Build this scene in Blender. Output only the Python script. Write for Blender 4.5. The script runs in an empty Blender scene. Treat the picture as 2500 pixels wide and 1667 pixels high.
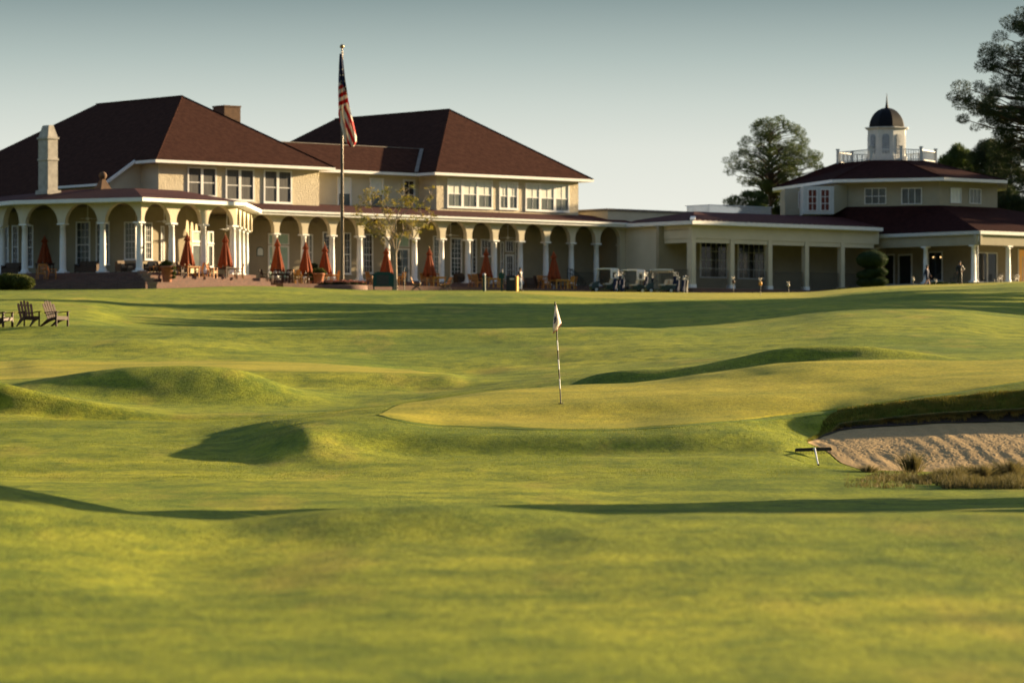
import bpy, math, random
import numpy as np
from math import sin, cos, tan, pi, radians, atan2, hypot, sqrt
from mathutils import Vector
random.seed(7); RNG = np.random.default_rng(7)
sc = bpy.context.scene
COL = sc.collection

# ------------------------------------------------------------------ camera
FP = 9375.0      # focal length in photo pixels (2500 px across 36 mm -> 135 mm lens)
HY = 932.0       # eye-level line in the photo
cam = bpy.data.cameras.new("camera"); camo = bpy.data.objects.new("camera", cam); COL.objects.link(camo)
camo.location = (0, 0, 0); camo.rotation_euler = (radians(90), 0, 0)
cam.sensor_width = 36; cam.lens = 135; cam.shift_x = 0; cam.shift_y = (HY-833.5)/2500.0
cam.clip_start = .5; cam.clip_end = 6000
cam.dof.use_dof = True; cam.dof.focus_distance = 90; cam.dof.aperture_fstop = 2.5; cam.dof.aperture_blades = 0
sc.camera = camo

# ------------------------------------------------------------------ world and sun
SUN_A = 29.0; SUN_E = 10.0      # degrees: behind the right-hand side, low
sdir = Vector((cos(radians(SUN_A))*cos(radians(SUN_E)), sin(radians(SUN_A))*cos(radians(SUN_E)), sin(radians(SUN_E))))
w = bpy.data.worlds.new("World"); sc.world = w; w.use_nodes = True
nt = w.node_tree; nt.nodes.clear()
out = nt.nodes.new('ShaderNodeOutputWorld'); bg = nt.nodes.new('ShaderNodeBackground')
sky = nt.nodes.new('ShaderNodeTexSky'); sky.sky_type = 'NISHITA'; sky.sun_disc = False
sky.sun_elevation = radians(SUN_E); sky.sun_rotation = radians(90-SUN_A); sky.air_density = 1.0; sky.dust_density = 1.6; sky.ozone_density = 1.0
bg.inputs['Strength'].default_value = 0.06
tc = nt.nodes.new('ShaderNodeTexCoord'); sp = nt.nodes.new('ShaderNodeSeparateXYZ'); nt.links.new(tc.outputs['Generated'], sp.inputs[0])
ramp = nt.nodes.new('ShaderNodeValToRGB'); mr = nt.nodes.new('ShaderNodeMapRange')
mr.inputs['From Min'].default_value = 0.0; mr.inputs['From Max'].default_value = 0.2
nt.links.new(sp.outputs['Z'], mr.inputs['Value']); nt.links.new(mr.outputs[0], ramp.inputs[0])
def s2l(c):
    return tuple(((v/255)/12.92 if v/255 <= .04045 else ((v/255+.055)/1.055)**2.4) for v in c)+(1,)
els = ramp.color_ramp.elements
stops = [(0.0,(244,242,228)),(0.22,(236,237,226)),(.30,(224,228,218)),(.36,(204,213,205)),(.42,(178,192,187)),(.50,(138,156,156)),(.62,(118,138,144)),(1.0,(112,134,148))]
els[0].position = stops[0][0]; els[0].color = s2l(stops[0][1]); els[1].position = 1; els[1].color = s2l(stops[-1][1])
for p, c in stops[1:-1]:
    e = els.new(p); e.color = s2l(c)
SKYK = 1.5     # brings the low band of sky to the brightness the open sky has near the sun
EXPO = 2.08
hz = nt.nodes.new('ShaderNodeVectorMath'); hz.operation = 'SCALE'; hz.inputs['Scale'].default_value = 1/(0.06*2**EXPO)
# the low sky is brightest ahead and to the right, duller round towards the west behind
dt = nt.nodes.new('ShaderNodeVectorMath'); dt.operation = 'DOT_PRODUCT'; dt.inputs[1].default_value = (sin(radians(4)), cos(radians(4)), 0); nt.links.new(tc.outputs['Generated'], dt.inputs[0])
am = nt.nodes.new('ShaderNodeMapRange'); am.interpolation_type = 'SMOOTHSTEP'; am.inputs['From Min'].default_value = -.5; am.inputs['From Max'].default_value = 1.; am.inputs['To Min'].default_value = .25; am.inputs['To Max'].default_value = 1.
nt.links.new(dt.outputs['Value'], am.inputs['Value'])
sm = nt.nodes.new('ShaderNodeVectorMath'); sm.operation = 'SCALE'; nt.links.new(ramp.outputs[0], sm.inputs[0]); nt.links.new(am.outputs[0], sm.inputs['Scale'])
nt.links.new(sm.outputs[0], hz.inputs[0])
m2 = nt.nodes.new('ShaderNodeMapRange'); m2.inputs['From Min'].default_value = .11; m2.inputs['From Max'].default_value = .45
nt.links.new(sp.outputs['Z'], m2.inputs['Value'])
mix = nt.nodes.new('ShaderNodeMix'); mix.data_type = 'RGBA'
nt.links.new(m2.outputs[0], mix.inputs['Factor']); nt.links.new(hz.outputs[0], mix.inputs[6]); nt.links.new(sky.outputs[0], mix.inputs[7])
nt.links.new(mix.outputs[2], bg.inputs['Color']); nt.links.new(bg.outputs[0], out.inputs['Surface'])

sl = bpy.data.lights.new("sun", 'SUN'); so = bpy.data.objects.new("sun", sl); COL.objects.link(so)
sl.energy = 5.0; sl.angle = radians(.6); sl.color = (1.0, .74, .42)
so.rotation_euler = sdir.to_track_quat('Z', 'Y').to_euler(); so.location = sdir*100

sc.view_settings.view_transform = 'Standard'; sc.view_settings.look = 'None'
sc.view_settings.exposure = EXPO; sc.view_settings.gamma = 1.0
sc.cycles.max_bounces = 6; sc.cycles.diffuse_bounces = 3; sc.cycles.glossy_bounces = 3
sc.cycles.transmission_bounces = 3; sc.cycles.transparent_max_bounces = 6

# ------------------------------------------------------------------ materials
M = {}
def mat(name, col, rough=.8, col2=None, scale=4., detail=4., bump=0., bscale=30., metal=0., spec=.3, stretch=None, sheen=0., trans=0., col3=None, bdist=.02):
    m = bpy.data.materials.new(name); m.use_nodes = True; n = m.node_tree; b = n.nodes['Principled BSDF']
    b.inputs['Base Color'].default_value = (*col, 1); b.inputs['Roughness'].default_value = rough; b.inputs['Metallic'].default_value = metal
    b.inputs['Specular IOR Level'].default_value = spec
    if sheen: b.inputs['Sheen Weight'].default_value = sheen; b.inputs['Sheen Roughness'].default_value = .5
    t = n.nodes.new('ShaderNodeTexCoord'); mp = n.nodes.new('ShaderNodeMapping'); n.links.new(t.outputs['Object'], mp.inputs[0])
    if stretch: mp.inputs['Scale'].default_value = stretch
    if col2:
        no = n.nodes.new('ShaderNodeTexNoise'); no.inputs['Scale'].default_value = scale; no.inputs['Detail'].default_value = detail; no.inputs['Roughness'].default_value = .65
        n.links.new(mp.outputs[0], no.inputs[0]); r = n.nodes.new('ShaderNodeValToRGB'); n.links.new(no.outputs[0], r.inputs[0])
        r.color_ramp.elements[0].position = .33; r.color_ramp.elements[0].color = (*col, 1)
        r.color_ramp.elements[1].position = .67; r.color_ramp.elements[1].color = (*col2, 1)
        if col3:
            e = r.color_ramp.elements.new(.5); e.color = (*col3, 1)
        n.links.new(r.outputs[0], b.inputs['Base Color'])
    if bump:
        n2 = n.nodes.new('ShaderNodeTexNoise'); n2.inputs['Scale'].default_value = bscale; n2.inputs['Detail'].default_value = 3
        n.links.new(mp.outputs[0], n2.inputs[0]); bp = n.nodes.new('ShaderNodeBump'); bp.inputs['Strength'].default_value = bump; bp.inputs['Distance'].default_value = bdist
        n.links.new(n2.outputs[0], bp.inputs['Height']); n.links.new(bp.outputs[0], b.inputs['Normal'])
    if trans:
        tr = n.nodes.new('ShaderNodeBsdfTranslucent'); tr.inputs['Color'].default_value = (col[0]*1.6, col[1]*1.7, col[2], 1)
        if col2: n.links.new(r.outputs[0], tr.inputs['Color'])
        ms = n.nodes.new('ShaderNodeMixShader'); ms.inputs[0].default_value = trans
        n.links.new(b.outputs[0], ms.inputs[1]); n.links.new(tr.outputs[0], ms.inputs[2]); n.links.new(ms.outputs[0], n.nodes['Material Output'].inputs[0])
    M[name] = m; return m
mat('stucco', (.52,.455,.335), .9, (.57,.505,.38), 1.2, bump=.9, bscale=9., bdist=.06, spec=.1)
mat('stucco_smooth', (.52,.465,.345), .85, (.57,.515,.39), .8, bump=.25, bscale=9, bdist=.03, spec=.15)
mat('stucco_dimmed', (.30,.275,.205), .85, (.34,.315,.24), .8, bump=.25, bscale=9, bdist=.03, spec=.1)  # darker copy of the cream stucco; the rotunda's dimness is painted in
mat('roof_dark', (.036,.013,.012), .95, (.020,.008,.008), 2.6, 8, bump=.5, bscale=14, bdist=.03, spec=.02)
mat('stucco_inner_shaded', (.28,.24,.165), .85, (.33,.285,.20), .7, spec=.15)  # porch shade is put into this darker wall colour
mat('white', (.72,.73,.73), .5, (.66,.66,.65), 2.5, spec=.35)
mat('white_metal', (.50,.52,.53), .45, (.42,.44,.45), 3, spec=.4)
mat('ceiling', (.16,.13,.085), .9, (.13,.105,.07), 1.)  # ceiling colour darkened as well to deepen the porch shade
mat('roof', (.056,.026,.019), .95, (.032,.015,.012), 2.6, 8, bump=.6, bscale=14, bdist=.03, spec=.02, col3=(.045,.020,.015))
mat('roof_low', (.060,.016,.016), .9, (.035,.010,.012), 2.2, 8, bump=.5, bscale=12, bdist=.03, spec=.1)
mat('ridge', (.20,.17,.15), .7, (.13,.11,.10), 3)
mat('concrete', (.46,.43,.38), .9, (.30,.28,.25), 2., 8, bump=.5, bscale=20, spec=.15)
mat('chimney_brick', (.13,.075,.042), .9, (.075,.042,.026), 3, 6, bump=.4, bscale=12)
mat('glass_dark', (.012,.016,.020), .06, (.02,.025,.03), 1.0, spec=.8)
mat('glass_sky', (.10,.13,.13), .04, (.03,.04,.045), .7, spec=.9, metal=.35)
mat('glass_pale', (.16,.18,.165), .08, (.11,.125,.12), 1.2, spec=.8)
mat('blind', (.70,.72,.66), .35, (.60,.63,.58), 2, spec=.5)
mat('curtain', (.12,.12,.115), .9, (.06,.06,.065), 9, stretch=(1.2,1.2,.05))
mat('red_blind', (.15,.030,.018), .7, (.10,.022,.014), 4)
mat('seafoam', (.36,.50,.42), .3, (.32,.46,.38), 2)
mat('dark_metal', (.018,.02,.02), .45, (.03,.032,.032), 6, spec=.5)
mat('pole_metal', (.05,.042,.03), .35, (.035,.03,.022), 3, spec=.6)
mat('brass', (.35,.22,.09), .3, (.25,.16,.07), 4, metal=.6)
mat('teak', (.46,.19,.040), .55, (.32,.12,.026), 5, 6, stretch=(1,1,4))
mat('teak_dark', (.055,.022,.012), .6, (.03,.013,.009), 5)  # dark teak; on the patio pieces shade is painted into it
mat('teak_gold', (.68,.34,.06), .5, (.54,.25,.045), 5)  # bright teak; on the patio pieces sunlight is painted into it
mat('wicker', (.10,.065,.045), .9, (.04,.028,.02), 40, bump=.5, bscale=60)
mat('cushion', (.32,.25,.18), .95, (.24,.18,.13), 6)
mat('umbrella', (.29,.060,.014), .85, (.20,.038,.010), 3, 4, trans=.22)
mat('terracotta', (.40,.16,.08), .85, (.30,.11,.055), 3)
mat('green_paint', (.006,.045,.038), .5, (.010,.060,.050), 4)
mat('green_body', (.005,.022,.018), .35, (.006,.028,.022), 4, spec=.6)
mat('black_plastic', (.012,.012,.014), .5, (.02,.02,.022), 8)
mat('tyre', (.02,.02,.02), .9, (.03,.03,.03), 10)
mat('vinyl', (.55,.50,.42), .5, (.48,.44,.38), 6)
mat('rain_cover', (.80,.76,.72), .45, (.66,.62,.60), 6, bump=.6, bscale=5, bdist=.05)
mat('navy', (.008,.014,.045), .8, (.012,.02,.06), 6)
mat('flag_red', (.50,.020,.020), .75, (.42,.015,.02), 3, trans=.3)
mat('flag_white', (.72,.68,.60), .75, (.64,.60,.54), 3, trans=.3)
mat('flag_blue', (.012,.022,.085), .8, (.009,.016,.06), 3, trans=.1)
mat('cloth_white', (.74,.68,.58), .8, (.66,.60,.52), 12, trans=.3)
mat('cloth_grey', (.30,.34,.42), .85, (.24,.28,.36), 8)
mat('skin', (.36,.19,.12), .6, (.30,.155,.10), 12)
mat('hair', (.02,.014,.010), .7, (.03,.02,.014), 30)
mat('ink', (.03,.03,.05), .8, (.06,.06,.09), 40)
mat('bark', (.10,.075,.055), .95, (.045,.032,.024), 4, 6, bump=.6, bscale=12)
mat('bark_pale', (.36,.29,.21), .9, (.20,.16,.12), 5, 6, bump=.4, bscale=14)
mat('needle', (.030,.055,.012), .75, (.080,.110,.026), .9, 3, trans=.30)
mat('needle_dark', (.014,.026,.008), .8, (.036,.054,.015), .8, 3, trans=.20)
mat('leaf', (.10,.12,.014), .7, (.30,.22,.03), 1.2, 3, trans=.4)
mat('hedge', (.010,.028,.007), .8, (.028,.050,.010), 3, 4, trans=.2)
mat('shrub', (.045,.065,.012), .8, (.11,.12,.025), 2, 4, trans=.25)
mat('flower', (.35,.12,.10), .8, (.14,.07,.05), 6, trans=.2)
mat('rough_grass', (.075,.070,.018), .85, (.16,.13,.05), 3, 4, trans=.3)
mat('lip_grass', (.07,.10,.012), .85, (.22,.17,.035), 4, 5, trans=.35)
mat('dome_black', (.005,.005,.007), .6, (.008,.008,.010), 2, spec=.12)
mat('straw', (.48,.28,.05), .85, (.20,.16,.03), 3, 5, trans=.35)
mat('blade', (.09,.125,.010), .8, (.27,.27,.035), .9, 6, trans=.3, col3=(.17,.20,.02))
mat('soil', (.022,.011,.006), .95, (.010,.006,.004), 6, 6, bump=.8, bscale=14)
mat('lamp_glow', (1,.7,.35), .5)
b_ = M['lamp_glow'].node_tree.nodes['Principled BSDF']; b_.inputs['Emission Color'].default_value = (1,.62,.25,1); b_.inputs['Emission Strength'].default_value = .5
mat('warm_room', (.9,.5,.15), .8)
b_ = M['warm_room'].node_tree.nodes['Principled BSDF']; b_.inputs['Emission Color'].default_value = (1,.42,.08,1); b_.inputs['Emission Strength'].default_value = .035

def brickmat(name, c1, c2, mort, sx=1.):
    m = bpy.data.materials.new(name); m.use_nodes = True; n = m.node_tree; b = n.nodes['Principled BSDF']; b.inputs['Roughness'].default_value = .9
    g = n.nodes.new('ShaderNodeTexCoord'); s = n.nodes.new('ShaderNodeSeparateXYZ'); n.links.new(g.outputs['Object'], s.inputs[0])
    a = n.nodes.new('ShaderNodeMath'); a.operation = 'ADD'; n.links.new(s.outputs['X'], a.inputs[0]); n.links.new(s.outputs['Y'], a.inputs[1])
    c = n.nodes.new('ShaderNodeCombineXYZ'); n.links.new(a.outputs[0], c.inputs['X']); n.links.new(s.outputs['Z'], c.inputs['Y'])
    br = n.nodes.new('ShaderNodeTexBrick'); br.inputs['Scale'].default_value = 1; br.inputs['Brick Width'].default_value = .26*sx; br.inputs['Row Height'].default_value = .085; br.inputs['Mortar Size'].default_value = .012
    br.inputs['Color1'].default_value = (*c1,1); br.inputs['Color2'].default_value = (*c2,1); br.inputs['Mortar'].default_value = (*mort,1)
    n.links.new(c.outputs[0], br.inputs['Vector']); n.links.new(br.outputs[0], b.inputs['Base Color']); M[name] = m
brickmat('brick', (.17,.075,.055), (.09,.040,.032), (.13,.095,.075))
brickmat('brick_cap', (.30,.19,.12), (.24,.15,.10), (.2,.15,.11), 1.4)

def grassmat(name, a, b, c, dry, big=.12, bumpk=.9, fine=9., sheen=.04, tr=.0):
    """mown grass: slow drifts of colour, finer mottling, a blade-sized grain in the normal"""
    m = bpy.data.materials.new(name); m.use_nodes = True; n = m.node_tree; L = n.links; p = n.nodes['Principled BSDF']
    p.inputs['Roughness'].default_value = .8; p.inputs['Specular IOR Level'].default_value = .08
    p.inputs['Sheen Weight'].default_value = sheen; p.inputs['Sheen Roughness'].default_value = .3; p.inputs['Sheen Tint'].default_value = (.75,.85,.50, 1)
    t = n.nodes.new('ShaderNodeTexCoord')
    def noise(sc_, det, ro=.6, st=(1,1,1)):
        mp = n.nodes.new('ShaderNodeMapping'); mp.inputs['Scale'].default_value = st; L.new(t.outputs['Object'], mp.inputs[0])
        q = n.nodes.new('ShaderNodeTexNoise'); q.inputs['Scale'].default_value = sc_; q.inputs['Detail'].default_value = det; q.inputs['Roughness'].default_value = ro
        L.new(mp.outputs[0], q.inputs[0]); return q
    n1 = noise(big, 5, .62, (1, .5, 1)); n2 = noise(1.6, 6, .7, (1, .55, 1)); n3 = noise(.35, 4, .6, (1.3, .35, 1)); n5 = noise(14., 4, .75, (1, .3, 1))
    r = n.nodes.new('ShaderNodeValToRGB'); L.new(n1.outputs[0], r.inputs[0]); e = r.color_ramp.elements
    e[0].position = .32; e[0].color = (*a, 1); e[1].position = .68; e[1].color = (*b, 1)
    r2 = n.nodes.new('ShaderNodeValToRGB'); L.new(n2.outputs[0], r2.inputs[0]); r2.color_ramp.elements[0].position = .42; r2.color_ramp.elements[1].position = .72
    mx = n.nodes.new('ShaderNodeMix'); mx.data_type = 'RGBA'; L.new(r2.outputs[0], mx.inputs['Factor']); L.new(r.outputs[0], mx.inputs[6]); mx.inputs[7].default_value = (*c, 1)
    r3 = n.nodes.new('ShaderNodeValToRGB'); L.new(n3.outputs[0], r3.inputs[0]); r3.color_ramp.elements[0].position = .56; r3.color_ramp.elements[1].position = .80; r3.color_ramp.elements[1].color = (.75,.75,.75,1)
    mx2 = n.nodes.new('ShaderNodeMix'); mx2.data_type = 'RGBA'; L.new(r3.outputs[0], mx2.inputs['Factor']); L.new(mx.outputs[2], mx2.inputs[6]); mx2.inputs[7].default_value = (*dry, 1)
    r5 = n.nodes.new('ShaderNodeValToRGB'); L.new(n5.outputs[0], r5.inputs[0]); r5.color_ramp.elements[0].position = .30; r5.color_ramp.elements[0].color = (.62,.64,.62,1); r5.color_ramp.elements[1].position = .62; r5.color_ramp.elements[1].color = (1.1,1.1,1.1,1)
    mu = n.nodes.new('ShaderNodeMix'); mu.data_type = 'RGBA'; mu.blend_type = 'MULTIPLY'; mu.inputs['Factor'].default_value = 1; L.new(mx2.outputs[2], mu.inputs[6]); L.new(r5.outputs[0], mu.inputs[7])
    n6 = noise(1., 3, .55, (.10, .55, .5)); r6 = n.nodes.new('ShaderNodeValToRGB'); L.new(n6.outputs[0], r6.inputs[0]); r6.color_ramp.elements[0].position = .38; r6.color_ramp.elements[0].color = (.70,.76,.66,1); r6.color_ramp.elements[1].position = .64; r6.color_ramp.elements[1].color = (1.08,1.05,1.1,1)
    mv = n.nodes.new('ShaderNodeMix'); mv.data_type = 'RGBA'; mv.blend_type = 'MULTIPLY'; mv.inputs['Factor'].default_value = 1; L.new(mu.outputs[2], mv.inputs[6]); L.new(r6.outputs[0], mv.inputs[7])
    L.new(mv.outputs[2], p.inputs['Base Color'])
    n4 = noise(fine, 5, .75); bp = n.nodes.new('ShaderNodeBump'); bp.inputs['Strength'].default_value = bumpk; bp.inputs['Distance'].default_value = .06
    L.new(n4.outputs[0], bp.inputs['Height']); L.new(bp.outputs[0], p.inputs['Normal'])
    M[name] = m
grassmat('fairway', (.125,.175,.007), (.33,.325,.018), (.055,.100,.005), (.42,.31,.045))
grassmat('green_turf', (.32,.275,.016), (.40,.325,.022), (.26,.245,.015), (.44,.34,.04), big=.2, bumpk=.35, fine=14, sheen=.03)
grassmat('collar_turf', (.10,.145,.008), (.16,.20,.012), (.07,.115,.008), (.24,.24,.03), big=.3, bumpk=.5)

def sandmat():
    m = bpy.data.materials.new('sand'); m.use_nodes = True; n = m.node_tree; L = n.links; p = n.nodes['Principled BSDF']
    p.inputs['Roughness'].default_value = .95; p.inputs['Specular IOR Level'].default_value = .1
    t = n.nodes.new('ShaderNodeTexCoord'); q = n.nodes.new('ShaderNodeTexNoise'); q.inputs['Scale'].default_value = 5; q.inputs['Detail'].default_value = 8; q.inputs['Roughness'].default_value = .75; L.new(t.outputs['Object'], q.inputs[0])
    r = n.nodes.new('ShaderNodeValToRGB'); L.new(q.outputs[0], r.inputs[0]); e = r.color_ramp.elements
    e[0].position = .3; e[0].color = (.27,.185,.09,1); e[1].position = .7; e[1].color = (.35,.25,.125,1); L.new(r.outputs[0], p.inputs['Base Color'])
    bp = n.nodes.new('ShaderNodeBump'); bp.inputs['Strength'].default_value = .6; bp.inputs['Distance'].default_value = .03; L.new(q.outputs[0], bp.inputs['Height']); L.new(bp.outputs[0], p.inputs['Normal'])
    M['sand'] = m
sandmat()

# ------------------------------------------------------------------ mesh helpers
class MB:
    def __init__(s): s.v = []; s.f = []; s.m = []; s.sm = []
    def add(s, vs, fs, mi=0, sm=False):
        o = len(s.v); s.v += [tuple(v) for v in vs]
        for f in fs: s.f.append(tuple(i+o for i in f)); s.m.append(mi); s.sm.append(sm)
        return s
    def hexa(s, p, mi=0):      # 8 points: bottom 4, top 4
        return s.add(p, [(3,2,1,0),(4,5,6,7),(0,1,5,4),(1,2,6,5),(2,3,7,6),(3,0,4,7)], mi)
    def box(s, x0,x1,y0,y1,z0,z1, mi=0):
        return s.hexa([(x0,y0,z0),(x1,y0,z0),(x1,y1,z0),(x0,y1,z0),(x0,y0,z1),(x1,y0,z1),(x1,y1,z1),(x0,y1,z1)], mi)
    def bar(s, a, b, w, h=None, mi=0, up=(0,0,1)):
        a = Vector(a); b = Vector(b); d = (b-a)
        if d.length < 1e-6: return s
        d.normalize(); u = Vector(up)
        if abs(d.dot(u)) > .95: u = Vector((1,0,0))
        r = d.cross(u).normalized(); t = r.cross(d); h = h or w
        p = []
        for q in (a, b):
            for i, j in ((-1,-1),(1,-1),(1,1),(-1,1)): p.append(q+r*i*w/2+t*j*h/2)
        return s.hexa(p, mi)
    def tube(s, pts, rad, n=8, mi=0, cap=True, sm=True):
        pts = [Vector(p) for p in pts]; N = len(pts)
        if not hasattr(rad, '__len__'): rad = [rad]*N
        vs = []; fs = []
        for i, p in enumerate(pts):
            d = (pts[min(i+1,N-1)]-pts[max(i-1,0)]).normalized(); u = Vector((0,0,1)) if abs(d.z) < .9 else Vector((1,0,0))
            r = d.cross(u).normalized(); t = r.cross(d)
            for k in range(n):
                a = 2*pi*k/n; vs.append(p+(r*cos(a)+t*sin(a))*rad[i])
        for i in range(N-1):
            for k in range(n):
                k2 = (k+1) % n; fs.append((i*n+k, i*n+k2, (i+1)*n+k2, (i+1)*n+k))
        s.add(vs, fs, mi, sm)
        if cap: s.add([vs[k] for k in range(n)], [tuple(range(n))[::-1]], mi); s.add([vs[(N-1)*n+k] for k in range(n)], [tuple(range(n))], mi)
        return s
    def lathe(s, prof, n=20, c=(0,0,0), mi=0, sm=True, rf=None, cap=True):
        vs = []; fs = []
        for i, (r, z) in enumerate(prof):
            for k in range(n):
                a = 2*pi*k/n; q = r*(rf(a, i) if rf else 1); vs.append((c[0]+q*cos(a), c[1]+q*sin(a), c[2]+z))
        for i in range(len(prof)-1):
            for k in range(n):
                k2 = (k+1) % n; fs.append((i*n+k, i*n+k2, (i+1)*n+k2, (i+1)*n+k))
        s.add(vs, fs, mi, sm)
        if cap:
            s.add(vs[:n], [tuple(range(n))[::-1]], mi); s.add(vs[-n:], [tuple(range(n))], mi)
        return s
    def build(s, name, m, parent=None, off=(0,0,0)):
        me = bpy.data.meshes.new(name); me.from_pydata([(v[0]-off[0], v[1]-off[1], v[2]-off[2]) for v in s.v], [], s.f)
        ms = m if isinstance(m, (list, tuple)) else [m]
        for q in ms: me.materials.append(M[q])
        me.polygons.foreach_set('material_index', s.m); me.polygons.foreach_set('use_smooth', s.sm); me.update()
        o = bpy.data.objects.new(name, me); COL.objects.link(o)
        if parent: o.parent = parent
        return o
def npmesh(name, verts, faces, m, parent=None, off=(0,0,0), smooth=False):
    """numpy verts (N,3), faces (F,k) -> one object"""
    verts = np.asarray(verts, dtype=np.float32)-np.array(off, dtype=np.float32); F, k = faces.shape
    me = bpy.data.meshes.new(name); me.vertices.add(len(verts)); me.vertices.foreach_set('co', verts.ravel())
    me.loops.add(F*k); me.loops.foreach_set('vertex_index', faces.astype(np.int32).ravel())
    me.polygons.add(F); me.polygons.foreach_set('loop_start', np.arange(0, F*k, k, dtype=np.int32))
    try: me.polygons.foreach_set('loop_total', np.full(F, k, dtype=np.int32))
    except Exception: pass
    me.polygons.foreach_set('use_smooth', np.full(F, smooth)); me.update(); me.validate()
    for q in (m if isinstance(m, (list, tuple)) else [m]): me.materials.append(M[q])
    o = bpy.data.objects.new(name, me); COL.objects.link(o)
    if parent: o.parent = parent
    return o
def tag(o, label=None, cat=None, group=None, kind=None):
    if label: o['label'] = label
    if cat: o['category'] = cat
    if group: o['group'] = group
    if kind: o['kind'] = kind
    return o
def empty(name, loc, rz=0):
    o = bpy.data.objects.new(name, None); COL.objects.link(o); o.location = loc; o.rotation_euler = (0,0,rz); o.empty_display_size = .3; return o
def copy_tree(o, parent=None):
    c = o.copy(); COL.objects.link(c); c.parent = parent
    for ch in [q for q in bpy.data.objects if q.parent == o]: copy_tree(ch, c)
    return c
def wpt(px, py, D):      # a point seen at photo pixel (px, py) at distance D
    return Vector(((px-1250)/FP*D, D, (HY-py)/FP*D))
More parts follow.
